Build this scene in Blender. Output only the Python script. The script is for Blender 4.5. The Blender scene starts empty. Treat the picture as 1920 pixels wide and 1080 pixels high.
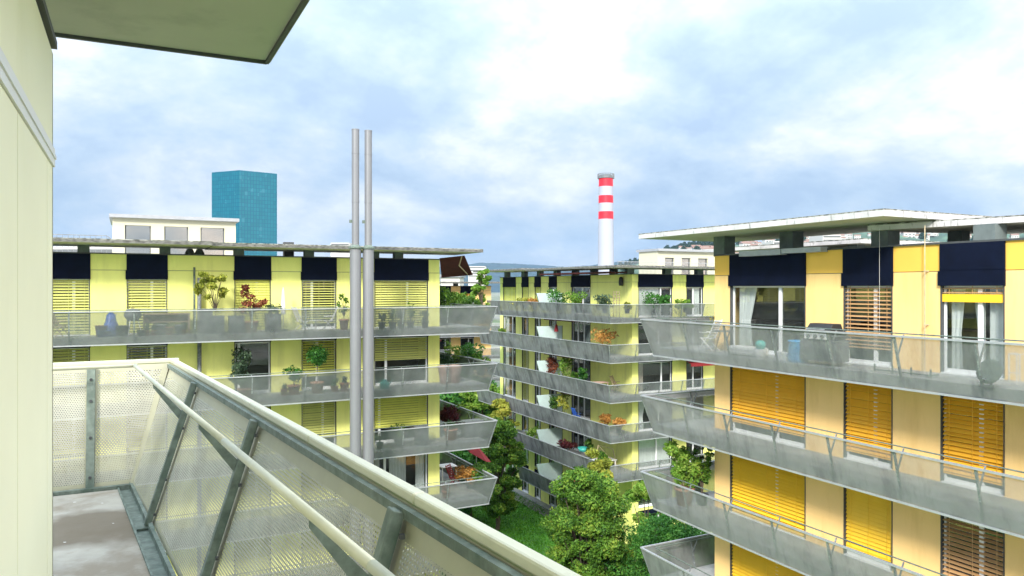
import bpy, math, random
import numpy as np
from mathutils import Vector, Matrix
random.seed(7)
R = math.radians
sc = bpy.context.scene
# ---------------------------------------------------------------- camera
EYE = 19.2                       # eye height above the lawn
TH = R(27.2)
FPX = 1400.0
cam_d = bpy.data.cameras.new('camera'); cam = bpy.data.objects.new('camera', cam_d)
sc.collection.objects.link(cam); sc.camera = cam
cam_d.sensor_width = 36; cam_d.lens = 36*FPX/1920; cam_d.shift_y = -0.001
cam_d.clip_start = 0.05; cam_d.clip_end = 20000
cam.location = (0, 0, EYE); cam.rotation_euler = (R(90), 0, -TH)
# ---------------------------------------------------------------- light
sc.view_settings.view_transform = 'Standard'; sc.view_settings.look = 'None'
sc.view_settings.exposure = 0.42; sc.view_settings.gamma = 1
SUN_EL, SUN_AZ = 33, 222         # azimuth clockwise from +Y
sd = bpy.data.lights.new('sun', 'SUN'); sd.energy = 4.3; sd.angle = R(11); sd.color = (1, .94, .84)
sun = bpy.data.objects.new('sun', sd); sc.collection.objects.link(sun)
sv = Vector((math.sin(R(SUN_AZ))*math.cos(R(SUN_EL)), math.cos(R(SUN_AZ))*math.cos(R(SUN_EL)), math.sin(R(SUN_EL))))
sun.rotation_euler = sv.to_track_quat('Z', 'Y').to_euler()
world = bpy.data.worlds.new('World'); sc.world = world; world.use_nodes = True
wt = world.node_tree; wt.nodes.clear()
def N(t, typ, **kw):
    n = t.nodes.new(typ)
    for k, v in kw.items(): setattr(n, k, v)
    return n
def L(t, a, b): t.links.new(a, b)
def math_n(t, op, a, b=None, c=None, clamp=False):
    n = t.nodes.new('ShaderNodeMath'); n.operation = op; n.use_clamp = clamp
    for i, v in enumerate((a, b, c)):
        if v is None: continue
        if isinstance(v, (int, float)): n.inputs[i].default_value = v
        else: t.links.new(v, n.inputs[i])
    return n.outputs[0]
def ramp_n(t, fac, stops):
    n = t.nodes.new('ShaderNodeValToRGB'); e = n.color_ramp.elements
    while len(e) < len(stops): e.new(0.5)
    for i, (p, c) in enumerate(stops):
        e[i].position = p; e[i].color = (*c, 1) if len(c) == 3 else c
    t.links.new(fac, n.inputs[0]); return n.outputs[0]
def mix_rgb(t, fac, a, b, mode='MIX'):
    n = t.nodes.new('ShaderNodeMix'); n.data_type = 'RGBA'; n.blend_type = mode
    for s, v in ((n.inputs[0], fac), (n.inputs[6], a), (n.inputs[7], b)):
        if isinstance(v, (int, float)): s.default_value = v
        elif isinstance(v, tuple): s.default_value = (*v, 1) if len(v) == 3 else v
        else: t.links.new(v, s)
    return n.outputs[2]
wo = N(wt, 'ShaderNodeOutputWorld'); wb = N(wt, 'ShaderNodeBackground'); wb.inputs[1].default_value = 0.1
sky = N(wt, 'ShaderNodeTexSky', sky_type='NISHITA', sun_disc=False, sun_elevation=R(SUN_EL), sun_rotation=R(SUN_AZ))
tc = N(wt, 'ShaderNodeTexCoord'); sep = N(wt, 'ShaderNodeSeparateXYZ'); L(wt, tc.outputs['Generated'], sep.inputs[0])
zc = math_n(wt, 'MAXIMUM', sep.outputs[2], 0.0); zd = math_n(wt, 'ADD', zc, 0.42)
cmb = N(wt, 'ShaderNodeCombineXYZ')
L(wt, math_n(wt, 'DIVIDE', sep.outputs[0], zd), cmb.inputs[0]); L(wt, math_n(wt, 'DIVIDE', sep.outputs[1], zd), cmb.inputs[1])
def cloud(scale, detail, rough, off, dist=0.0):
    m = N(wt, 'ShaderNodeMapping'); m.inputs['Location'].default_value = off; L(wt, cmb.outputs[0], m.inputs[0])
    n = N(wt, 'ShaderNodeTexNoise'); n.inputs['Scale'].default_value = scale; n.inputs['Detail'].default_value = detail
    n.inputs['Roughness'].default_value = rough; n.inputs['Distortion'].default_value = dist
    L(wt, m.outputs[0], n.inputs[0]); return n.outputs[0]
c1 = cloud(1.9, 12, .58, (4.4, 5.2, 0), .35); c2 = cloud(5.5, 9, .6, (11.3, 2.1, 4)); 
cs = math_n(wt, 'ADD', math_n(wt, 'MULTIPLY', c1, .68), math_n(wt, 'MULTIPLY', c2, .32))
cs = math_n(wt, 'ADD', cs, math_n(wt, 'MULTIPLY', math_n(wt, 'POWER', math_n(wt, 'SUBTRACT', 1.0, zc), 22.0), .17))
ccol = ramp_n(wt, cs, [(.41, (3.9, 5.0, 6.5)), (.47, (4.8, 5.9, 7.1)), (.52, (5.8, 6.6, 7.4)), (.56, (7.0, 7.5, 8.1)), (.63, (8.9, 9.0, 9.0))])
lum = math_n(wt, 'ADD', math_n(wt, 'MULTIPLY', math_n(wt, 'POWER', zc, 1.5), 2.9), .80)
# extra sky brightness to the right and rear, added to light the own wall
bk = math_n(wt, 'MAXIMUM', math_n(wt, 'ADD', math_n(wt, 'MULTIPLY', sep.outputs[1], -.75), math_n(wt, 'MULTIPLY', sep.outputs[0], .55)), 0.0)
lum = math_n(wt, 'MULTIPLY', lum, math_n(wt, 'MULTIPLY_ADD', bk, 1.25, 1.0))
# bright broken band just above the horizon
cmul = ccol
vm = N(wt, 'ShaderNodeVectorMath', operation='SCALE'); L(wt, cmul, vm.inputs[0]); L(wt, lum, vm.inputs['Scale'])
warm = mix_rgb(wt, math_n(wt, 'MULTIPLY', bk, 1.0, clamp=True), (1, 1, 1), (1.25, 1.02, .80))
skm = mix_rgb(wt, .93, sky.outputs[0], mix_rgb(wt, 1.0, vm.outputs[0], warm, 'MULTIPLY'))
below = math_n(wt, 'LESS_THAN', sep.outputs[2], -0.003)
fin = mix_rgb(wt, below, skm, (3.2, 3.2, 3.0))
L(wt, fin, wb.inputs[0]); L(wt, wb.outputs[0], wo.inputs[0])

# ---------------------------------------------------------------- helpers
C = sc.collection
CT, ST = math.cos(TH), math.sin(TH)
def ray(px):
    u = (px-960)/FPX
    return u*CT+ST, -u*ST+CT
def Xat(px, Y): a, b = ray(px); return Y*a/b
def Yat(px, X): a, b = ray(px); return X*b/a
def P(px, py, d):
    a, b = ray(px); return Vector((a*d, b*d, EYE-(py-538)/FPX*d))
ORG = {}
def tag(o, label=None, cat=None, group=None, kind=None):
    if label: o['label'] = label
    if cat: o['category'] = cat
    if group: o['group'] = group
    if kind: o['kind'] = kind
    return o
def empty(name, loc, label=None, cat=None, group=None):
    o = bpy.data.objects.new(name, None); C.objects.link(o); o.location = loc
    o.empty_display_size = .2; ORG[o.name] = Vector(loc)
    return tag(o, label, cat, group)
def copy_tree(o, parent=None):
    c = o.copy(); C.objects.link(c)
    if parent is not None: c.parent = parent
    for ch in list(o.children): copy_tree(ch, c)
    return c
class MB:
    def __init__(s): s.v = []; s.f = []; s.m = []; s.uv = {}; s.sm = False
    def add(s, vs, fs, mi=0, M=None):
        b = len(s.v)
        s.v += [tuple(M @ Vector(v)) if M is not None else tuple(v) for v in vs]
        s.f += [tuple(b+i for i in f) for f in fs]; s.m += [mi]*len(fs)
    def box(s, x0, x1, y0, y1, z0, z1, mi=0, M=None):
        vs = [(x, y, z) for z in (z0, z1) for y in (y0, y1) for x in (x0, x1)]
        s.add(vs, [(0, 2, 3, 1), (4, 5, 7, 6), (0, 1, 5, 4), (2, 6, 7, 3), (0, 4, 6, 2), (1, 3, 7, 5)], mi, M)
    def bar(s, a, b, w, h=None, mi=0, up=(0, 0, 1)):
        h = h or w; a = Vector(a); b = Vector(b); d = (b-a); l = d.length
        if l < 1e-6: return
        d /= l; u = Vector(up); x = d.cross(u)
        if x.length < 1e-3: x = d.cross(Vector((1, 0, 0)))
        x.normalize(); y = x.cross(d)
        M = Matrix(((x.x, d.x, y.x, a.x), (x.y, d.y, y.y, a.y), (x.z, d.z, y.z, a.z), (0, 0, 0, 1)))
        s.box(-w/2, w/2, 0, l, -h/2, h/2, mi, M)
    def tube(s, pts, rad, n=10, mi=0, caps=True):
        pts = [Vector(p) for p in pts]
        if not isinstance(rad, (list, tuple)): rad = [rad]*len(pts)
        rings = []
        vs = []
        for i, p in enumerate(pts):
            d = (pts[min(i+1, len(pts)-1)]-pts[max(i-1, 0)]).normalized()
            x = d.cross(Vector((0, 0, 1)))
            if x.length < 1e-3: x = Vector((1, 0, 0))
            x.normalize(); y = d.cross(x).normalized()
            for k in range(n):
                a = 2*math.pi*k/n; vs.append(p+(x*math.cos(a)+y*math.sin(a))*rad[i])
        fs = []
        for i in range(len(pts)-1):
            for k in range(n): fs.append((i*n+k, i*n+(k+1) % n, (i+1)*n+(k+1) % n, (i+1)*n+k))
        if caps: fs.append(tuple(range(n))[::-1]); fs.append(tuple((len(pts)-1)*n+k for k in range(n)))
        s.add(vs, fs, mi)
    def lathe(s, prof, n=16, mi=0, o=(0, 0, 0)):
        o = Vector(o); vs = []; fs = []
        for r, z in prof:
            for k in range(n):
                a = 2*math.pi*k/n; vs.append(o+Vector((r*math.cos(a), r*math.sin(a), z)))
        for i in range(len(prof)-1):
            for k in range(n): fs.append((i*n+k, i*n+(k+1) % n, (i+1)*n+(k+1) % n, (i+1)*n+k))
        s.add(vs, fs, mi)
    def prism(s, poly, z0, z1, mi=0):
        n = len(poly); vs = [(p[0], p[1], z0) for p in poly]+[(p[0], p[1], z1) for p in poly]
        fs = [tuple(range(n))[::-1], tuple(range(n, 2*n))]+[(i, (i+1) % n, n+(i+1) % n, n+i) for i in range(n)]
        s.add(vs, fs, mi)
    def build(s, name, mats, parent=None, smooth=False, bevel=0):
        me = bpy.data.meshes.new(name)
        org = ORG.get(parent.name, Vector()) if parent is not None else Vector()
        me.from_pydata([(v[0]-org.x, v[1]-org.y, v[2]-org.z) for v in s.v], [], s.f)
        if not isinstance(mats, (list, tuple)): mats = [mats]
        for m in mats: me.materials.append(m)
        me.polygons.foreach_set('material_index', s.m)
        if smooth: me.polygons.foreach_set('use_smooth', [True]*len(me.polygons))
        me.update()
        o = bpy.data.objects.new(name, me); C.objects.link(o)
        if parent is not None: o.parent = parent; ORG[o.name] = org
        if bevel:
            b = o.modifiers.new('bevel', 'BEVEL'); b.width = bevel; b.segments = 2; b.limit_method = 'ANGLE'
        return o

# ---------------------------------------------------------------- materials
def principled(name, col, rough=.7, metal=0.0, var=.12, scale=3.0, bump=0.0, stain=None, spec=.5, det=6, vstretch=1.0):
    m = bpy.data.materials.new(name); m.use_nodes = True; t = m.node_tree
    p = t.nodes['Principled BSDF']; p.inputs['Roughness'].default_value = rough; p.inputs['Metallic'].default_value = metal
    p.inputs['Specular IOR Level'].default_value = spec
    co = N(t, 'ShaderNodeTexCoord'); mp = N(t, 'ShaderNodeMapping'); mp.inputs['Scale'].default_value = (1, 1, 1/vstretch)
    geo = N(t, 'ShaderNodeNewGeometry'); L(t, geo.outputs['Position'], mp.inputs[0])
    n = N(t, 'ShaderNodeTexNoise'); n.inputs['Scale'].default_value = scale; n.inputs['Detail'].default_value = det; L(t, mp.outputs[0], n.inputs[0])
    n.inputs['Roughness'].default_value = .6
    lo = tuple(c*(1-var) for c in col); hi = tuple(min(1, c*(1+var)) for c in col)
    out = ramp_n(t, n.outputs[0], [(.3, lo), (.7, hi)])
    if stain:
        sc_col, ssc, a, b, sst = stain
        m2 = N(t, 'ShaderNodeMapping'); m2.inputs['Scale'].default_value = (1, 1, 1/sst); L(t, geo.outputs['Position'], m2.inputs[0])
        n2 = N(t, 'ShaderNodeTexNoise'); n2.inputs['Scale'].default_value = ssc; n2.inputs['Detail'].default_value = 8; n2.inputs['Roughness'].default_value = .65
        L(t, m2.outputs[0], n2.inputs[0])
        f = ramp_n(t, n2.outputs[0], [(a, (0, 0, 0)), (b, (1, 1, 1))])
        out = mix_rgb(t, f, out, sc_col)
    L(t, out, p.inputs['Base Color'])
    if bump:
        b = N(t, 'ShaderNodeBump'); b.inputs['Strength'].default_value = bump; b.inputs['Distance'].default_value = .02
        L(t, n.outputs[0], b.inputs['Height']); L(t, b.outputs[0], p.inputs['Normal'])
    return m
def see_through(m, opacity, streak=.0, sscale=2.0):
    """fine perforated sheet seen from far: share of metal = opacity"""
    t = m.node_tree; out = [n for n in t.nodes if n.type == 'OUTPUT_MATERIAL'][0]; p = t.nodes['Principled BSDF']
    tr = N(t, 'ShaderNodeBsdfTransparent'); mx = N(t, 'ShaderNodeMixShader')
    geo = N(t, 'ShaderNodeNewGeometry'); mp = N(t, 'ShaderNodeMapping'); mp.inputs['Scale'].default_value = (1, 1, .35); L(t, geo.outputs['Position'], mp.inputs[0])
    n = N(t, 'ShaderNodeTexNoise'); n.inputs['Scale'].default_value = sscale; n.inputs['Detail'].default_value = 5; L(t, mp.outputs[0], n.inputs[0])
    f = math_n(t, 'MULTIPLY_ADD', n.outputs[0], streak, opacity-streak/2, clamp=True)
    L(t, f, mx.inputs[0]); L(t, tr.outputs[0], mx.inputs[1]); L(t, p.outputs[0], mx.inputs[2]); L(t, mx.outputs[0], out.inputs[0])
    return m
M = {}
M['lime'] = principled('lime_render', (.88, .89, .28), .85, var=.04, scale=1.2, stain=((.70, .71, .24), 1.6, .50, .78, 7))
M['lime2'] = principled('lime_render_worn', (.86, .87, .26), .85, var=.05, scale=1.2, stain=((.62, .63, .22), 1.4, .50, .75, 6))
M['own'] = principled('pale_lime_panel', (.93, .92, .69), .55, var=.03, scale=1.5, stain=((.80, .80, .52), 1.6, .55, .9, 4))
M['orange'] = principled('apricot_render', (.95, .64, .26), .85, var=.03, scale=1.0, stain=((.80, .51, .18), 1.6, .50, .78, 7))
M['orange_shade'] = principled('apricot_overhang_shade', (.88, .52, .09), .8, var=.04, scale=1.0)  # deeper apricot carries the shade under the roof overhang in its colour
M['galv'] = principled('galvanised_steel', (.22, .24, .26), .5, .35, var=.25, scale=7, stain=((.40, .43, .44), 14, .5, .7, 1))
M['galvg'] = principled('weathered_post_steel', (.15, .19, .165), .6, .2, var=.35, scale=18, stain=((.08, .12, .10), 9, .5, .68, 2))
M['rail'] = principled('pale_capping_steel', (.60, .60, .46), .45, .15, var=.08, scale=6, stain=((.46, .47, .35), 5, .55, .8, 1))
M['railw'] = principled('far_capping_steel', (.38, .40, .43), .45, .3, var=.1, scale=5)
M['flue'] = principled('flue_steel', (.22, .225, .25), .5, .3, var=.07, scale=2.5, vstretch=5)
M['slab'] = principled('balcony_concrete', (.36, .37, .37), .85, var=.22, scale=2.5, stain=((.26, .28, .28), 2.0, .5, .75, 1), bump=.1)
M['roofedge'] = principled('weathered_roof_concrete', (.55, .54, .56), .9, var=.15, scale=2.2, stain=((.22, .22, .22), 7, .56, .68, 4), bump=.15)
M['roofdark'] = principled('stained_roof_concrete', (.17, .168, .16), .9, var=.3, scale=4, stain=((.06, .06, .06), 7, .45, .62, .5), bump=.15)
M['mossy'] = principled('mossy_slab_edge', (.34, .34, .32), .95, var=.3, scale=5, stain=((.07, .075, .06), 6, .44, .58, 1))
M['soffit'] = principled('roof_soffit', (.46, .46, .37), .9, var=.06, scale=1.3, stain=((.32, .32, .25), 2.2, .55, .8, 1))
M['floor'] = principled('worn_concrete_floor', (.36, .345, .30), .85, var=.16, scale=5, stain=((.24, .21, .165), 1.6, .48, .62, 1), bump=.15, det=12)
def floor_dirt(m):
    t = m.node_tree; p = t.nodes['Principled BSDF']; src = p.inputs['Base Color'].links[0].from_socket
    g = N(t, 'ShaderNodeNewGeometry'); sp = N(t, 'ShaderNodeSeparateXYZ'); L(t, g.outputs['Position'], sp.inputs[0])
    n = N(t, 'ShaderNodeTexNoise'); n.inputs['Scale'].default_value = 2.2; n.inputs['Detail'].default_value = 8; L(t, g.outputs['Position'], n.inputs[0])
    dy = math_n(t, 'DIVIDE', math_n(t, 'SUBTRACT', sp.outputs[1], 5.55), .55); dx = math_n(t, 'DIVIDE', math_n(t, 'ADD', sp.outputs[0], .35), 1.6)
    d = math_n(t, 'ADD', math_n(t, 'MULTIPLY', dy, dy), math_n(t, 'MULTIPLY', dx, dx))
    f = ramp_n(t, math_n(t, 'ADD', math_n(t, 'MULTIPLY', d, -.35), math_n(t, 'MULTIPLY', n.outputs[0], .9)), [(.22, (0, 0, 0)), (.42, (.85, .85, .85))])
    L(t, mix_rgb(t, f, src, (.13, .105, .07)), p.inputs['Base Color'])
floor_dirt(M['floor'])
M['pillar'] = principled('roof_stub_concrete', (.13, .16, .16), .9, var=.2, scale=3)
M['navy'] = principled('navy_fabric_panel', (.003, .006, .020), .8, var=.25, scale=2, spec=.12)
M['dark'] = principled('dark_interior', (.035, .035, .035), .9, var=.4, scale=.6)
M['deck'] = principled('roof_gravel', (.30, .29, .27), .95, var=.3, scale=8)
M['cap'] = principled('dark_roof_trim', (.06, .065, .07), .6, var=.2)
M['white'] = principled('white_window_frame', (.80, .82, .84), .4, var=.03)
M['whitewall'] = principled('white_render', (.55, .55, .53), .8, var=.03)
M['cream'] = principled('cream_render', (.56, .55, .42), .85, var=.03)
M['curtain'] = principled('white_curtain', (.80, .80, .78), .9, var=.06, scale=8, vstretch=8)
M['curtain2'] = principled('beige_curtain', (.55, .47, .40), .9, var=.1, scale=8, vstretch=8)
M['bl_lime'] = principled('lime_slats', (.62, .64, .20), .55, var=.06, scale=2)
M['bl_limeb'] = principled('bright_lime_slats', (.72, .74, .16), .55, var=.05, scale=2)
M['bl_or'] = principled('orange_slats', (.93, .48, .03), .5, var=.06, scale=2)
M['bl_yel'] = principled('yellow_slats', (.93, .57, .03), .5, var=.05, scale=2)
M['bl_br'] = principled('brown_slats', (.62, .38, .18), .55, var=.08, scale=2)
M['terra'] = principled('terracotta', (.42, .20, .13), .8, var=.15, scale=9)
M['pink_t'] = principled('pale_terracotta', (.58, .38, .32), .8, var=.1, scale=9)
M['black'] = principled('black_plastic', (.022, .024, .028), .5, var=.3)
M['greyp'] = principled('grey_planter', (.12, .13, .14), .6, var=.2)
M['red'] = principled('red_fabric', (.19, .006, .010), .8, var=.15)
M['maroon'] = principled('dark_red_awning', (.07, .006, .006), .9, var=.2)
M['redpaint'] = principled('red_paint', (.80, .01, .03), .5, var=.05, scale=.3)
M['whitepaint'] = principled('white_stack_paint', (.37, .39, .47), .6, var=.03, scale=.2)
M['pinkf'] = principled('pink_fabric', (.75, .05, .12), .8)
M['blue'] = principled('blue_plastic', (.02, .09, .42), .4)
M['lblue'] = principled('light_blue_plastic', (.05, .36, .72), .4)
M['teal'] = principled('teal_plastic', (.05, .42, .38), .4)
M['wood'] = principled('weathered_wood', (.30, .22, .15), .8, var=.25, scale=10)
M['woodp'] = principled('pale_wood', (.52, .42, .28), .8, var=.2, scale=10)
M['whitep'] = principled('white_plastic', (.78, .78, .78), .4, var=.03)
M['frost'] = see_through(principled('frosted_screen', (.62, .78, .78), .3, var=.06), .86)
M['bark'] = principled('bark', (.09, .07, .05), .9, var=.4, scale=12)
M['grass'] = principled('lawn', (.07, .22, .02), .95, var=.35, scale=.8, stain=((.03, .085, .012), .35, .5, .7, 1), bump=.4)
M['soil'] = principled('soil', (.05, .035, .025), .95, var=.3)
M['asph'] = principled('path_gravel', (.22, .22, .20), .9, var=.3, scale=4)
def leafm(name, cols, trans=.25):
    m = bpy.data.materials.new(name); m.use_nodes = True; t = m.node_tree; p = t.nodes['Principled BSDF']
    g = N(t, 'ShaderNodeNewGeometry')
    n = N(t, 'ShaderNodeTexNoise'); n.inputs['Scale'].default_value = 1.1; n.inputs['Detail'].default_value = 3; L(t, g.outputs['Position'], n.inputs[0])
    f = math_n(t, 'ADD', math_n(t, 'MULTIPLY', g.outputs['Random Per Island'], .42), math_n(t, 'MULTIPLY_ADD', n.outputs[0], 1.3, -.36))
    k = len(cols); c = ramp_n(t, f, [(.12+.76*i/(k-1), cols[i]) for i in range(k)])
    L(t, c, p.inputs['Base Color']); p.inputs['Roughness'].default_value = .6; p.inputs['Specular IOR Level'].default_value = .25
    tl = N(t, 'ShaderNodeBsdfTranslucent'); L(t, c, tl.inputs[0]); mx = N(t, 'ShaderNodeMixShader'); mx.inputs[0].default_value = trans
    out = [n for n in t.nodes if n.type == 'OUTPUT_MATERIAL'][0]
    L(t, p.outputs[0], mx.inputs[1]); L(t, tl.outputs[0], mx.inputs[2]); L(t, mx.outputs[0], out.inputs[0])
    return m
LF = {
 'olive': leafm('olive_leaf', [(.02, .07, .010), (.06, .15, .018), (.13, .26, .03), (.28, .36, .05)]),
 'green': leafm('green_leaf', [(.012, .06, .012), (.03, .13, .018), (.06, .20, .03), (.12, .28, .04)]),
 'bright': leafm('bright_leaf', [(.05, .13, .015), (.11, .24, .025), (.20, .34, .05), (.32, .42, .08)]),
 'dark': leafm('dark_leaf', [(.01, .03, .012), (.022, .06, .02), (.05, .11, .035)]),
 'grey': leafm('grey_green_leaf', [(.03, .06, .035), (.07, .12, .07), (.14, .20, .12)]),
 'yellow': leafm('yellow_green_leaf', [(.10, .14, .02), (.26, .30, .04), (.45, .42, .07)]),
 'red': leafm('red_leaf', [(.07, .03, .02), (.22, .06, .035), (.36, .14, .06)]),
 'rust': leafm('autumn_leaf', [(.25, .12, .03), (.45, .22, .05), (.6, .34, .10)]),
 'wine': leafm('wine_leaf', [(.03, .008, .012), (.09, .015, .02), (.16, .05, .05)]),
 'far': leafm('far_leaf', [(.02, .045, .03), (.04, .08, .045), (.07, .12, .06)]),
}
# perforated sheets seen from afar
PF = {
 'B': see_through(principled('perforated_sheet', (.15, .17, .175), .6, .2, var=.25, scale=1.2, stain=((.18, .20, .21), 1.1, .5, .72, 1)), .70, .12),
 'C': see_through(principled('perforated_sheet_pale', (.27, .285, .30), .55, .25, var=.18, scale=1.0, stain=((.13, .145, .16), 1.8, .5, .72, 4)), .67, .12),
 'Dw': see_through(principled('perforated_sheet_stained', (.19, .20, .22), .6, .2, var=.25, scale=1.4, stain=((.085, .09, .105), 1.5, .48, .62, 5)), .92, .08),
 'Df': see_through(principled('perforated_sheet_grey', (.16, .175, .19), .55, .2, var=.2, scale=1.4, stain=((.10, .11, .125), 1.6, .5, .68, 4)), .66, .14),
}
# near perforated sheet with real holes, UV in metres
def perf_near():
    m = principled('perforated_steel', (.43, .43, .37), .5, .2, var=.15, scale=3, stain=((.31, .30, .25), 3.5, .5, .75, 1))
    t = m.node_tree; out = [n for n in t.nodes if n.type == 'OUTPUT_MATERIAL'][0]; p = t.nodes['Principled BSDF']
    uv = N(t, 'ShaderNodeUVMap'); s = N(t, 'ShaderNodeSeparateXYZ'); L(t, uv.outputs[0], s.inputs[0])
    a = .0165; b = a*math.sqrt(3)
    def grid(ou, ov):
        x = math_n(t, 'SUBTRACT', math_n(t, 'FRACT', math_n(t, 'ADD', math_n(t, 'DIVIDE', s.outputs[0], a), ou)), .5)
        y = math_n(t, 'SUBTRACT', math_n(t, 'FRACT', math_n(t, 'ADD', math_n(t, 'DIVIDE', s.outputs[1], b), ov)), .5)
        x = math_n(t, 'MULTIPLY', x, a); y = math_n(t, 'MULTIPLY', y, b)
        return math_n(t, 'ADD', math_n(t, 'MULTIPLY', x, x), math_n(t, 'MULTIPLY', y, y))
    d = math_n(t, 'MINIMUM', grid(0, 0), grid(.5, .5))
    hole = math_n(t, 'LESS_THAN', d, .0041**2)
    tr = N(t, 'ShaderNodeBsdfTransparent'); mx = N(t, 'ShaderNodeMixShader')
    L(t, hole, mx.inputs[0]); L(t, p.outputs[0], mx.inputs[1]); L(t, tr.outputs[0], mx.inputs[2]); L(t, mx.outputs[0], out.inputs[0])
    return m
M['perf'] = perf_near()
M['sheet'] = principled('steel_sheet_margin', (.40, .40, .30), .5, .2, var=.1, scale=4, stain=((.36, .36, .28), 5, .5, .75, 1))
def glassm(name, tint=.9, refl=.9, base=.06):
    m = bpy.data.materials.new(name); m.use_nodes = True; t = m.node_tree; t.nodes.remove(t.nodes['Principled BSDF'])
    out = [n for n in t.nodes if n.type == 'OUTPUT_MATERIAL'][0]
    tr = N(t, 'ShaderNodeBsdfTransparent'); tr.inputs[0].default_value = (tint*.97, tint, tint, 1)
    gl = N(t, 'ShaderNodeBsdfGlossy'); gl.inputs['Roughness'].default_value = .02; gl.inputs[0].default_value = (refl, refl, refl, 1)
    lw = N(t, 'ShaderNodeLayerWeight'); lw.inputs[0].default_value = .5
    f = math_n(t, 'MULTIPLY_ADD', math_n(t, 'POWER', lw.outputs['Facing'], 3.0), .7, base, clamp=True)
    mx = N(t, 'ShaderNodeMixShader'); L(t, f, mx.inputs[0]); L(t, tr.outputs[0], mx.inputs[1]); L(t, gl.outputs[0], mx.inputs[2]); L(t, mx.outputs[0], out.inputs[0])
    return m
M['glass'] = glassm('window_glass')
M['glass2'] = glassm('roof_window_glass', .6, .85, .4)

# ---------------------------------------------------------------- building kit
class Frame:
    """facade plane: s along it (left to right seen from outside), t outward, z relative to the eye"""
    def __init__(s, O, U):
        s.O = Vector((O[0], O[1], 0)); s.U = Vector((U[0], U[1], 0)).normalized(); s.N = Vector((s.U.y, -s.U.x, 0))
        s.M = Matrix(((s.U.x, -s.N.x, 0, s.O.x), (s.U.y, -s.N.y, 0, s.O.y), (0, 0, 1, EYE), (0, 0, 0, 1)))
    def s_px(s, px):
        a, b = ray(px); # O + k U = d*(a,b)
        det = s.U.x*(-b)+a*s.U.y
        return (-s.O.x*(-b)-a*s.O.y)/det
    def pt(s, k, t, z): return s.O+s.U*k+s.N*t+Vector((0, 0, z+EYE))
    def box(s, mb, s0, s1, t0, t1, z0, z1, mi=0):   # t outward
        mb.box(min(s0, s1), max(s0, s1), -max(t0, t1), -min(t0, t1), z0, z1, mi, s.M)
def blind(fr, parent, s0, s1, z0, z1, mat, tilt=38, pitch=.115, depth=.118, t=-.07):
    mb = MB(); n = max(1, int((z1-z0)/pitch)); a = R(tilt)
    for i in range(n):
        z = z1-(i+.6)*pitch; a = R(tilt+random.uniform(-4, 4))
        dz, dt = math.sin(a)*depth/2, math.cos(a)*depth/2
        z += random.uniform(-.004, .004); th = .006
        vs = [fr.pt(k, t+e*dt, z-e*dz+q) for k in (s0+.02, s1-.02) for e in (-1, 1) for q in (0, th)]
        mb.add(vs, [(0, 1, 3, 2), (4, 6, 7, 5), (0, 4, 5, 1), (2, 3, 7, 6), (0, 2, 6, 4), (1, 5, 7, 3)])
    fr.box(mb, s0+.02, s1-.02, t-.02, t+.02, z1-(n+.1)*pitch-.05, z1-(n+.1)*pitch-.01)
    for q in (.12, .5, .88):        # ladder cords
        k = s0+(s1-s0)*q; fr.box(mb, k-.006, k+.006, t+.035, t+.041, z1-n*pitch, z1)
    return mb.build('blind', mat, parent)
def curtain(fr, parent, s0, s1, z0, z1, mat, t=-.28, amp=.03, waist=0.0, side=0):
    mb = MB(); n = max(8, int((s1-s0)/.045)); vs = []
    for i in range(n+1):
        for j, z in enumerate((z0, z0+(z1-z0)*.45, z1)):
            q = i/n; k = s0+(s1-s0)*q
            if waist and j == 1: k = k+(side-q)*(s1-s0)*waist
            if waist and j == 0: k = k+(side-q)*(s1-s0)*waist*.6
            vs.append(fr.pt(k, t+amp*math.sin(i*1.9)+random.uniform(-.008, .008), z))
    fs = [(i*3+j, (i+1)*3+j, (i+1)*3+j+1, i*3+j+1) for i in range(n) for j in range(2)]
    mb.add(vs, fs); return mb.build('curtain', mat, parent, smooth=True)
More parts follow.
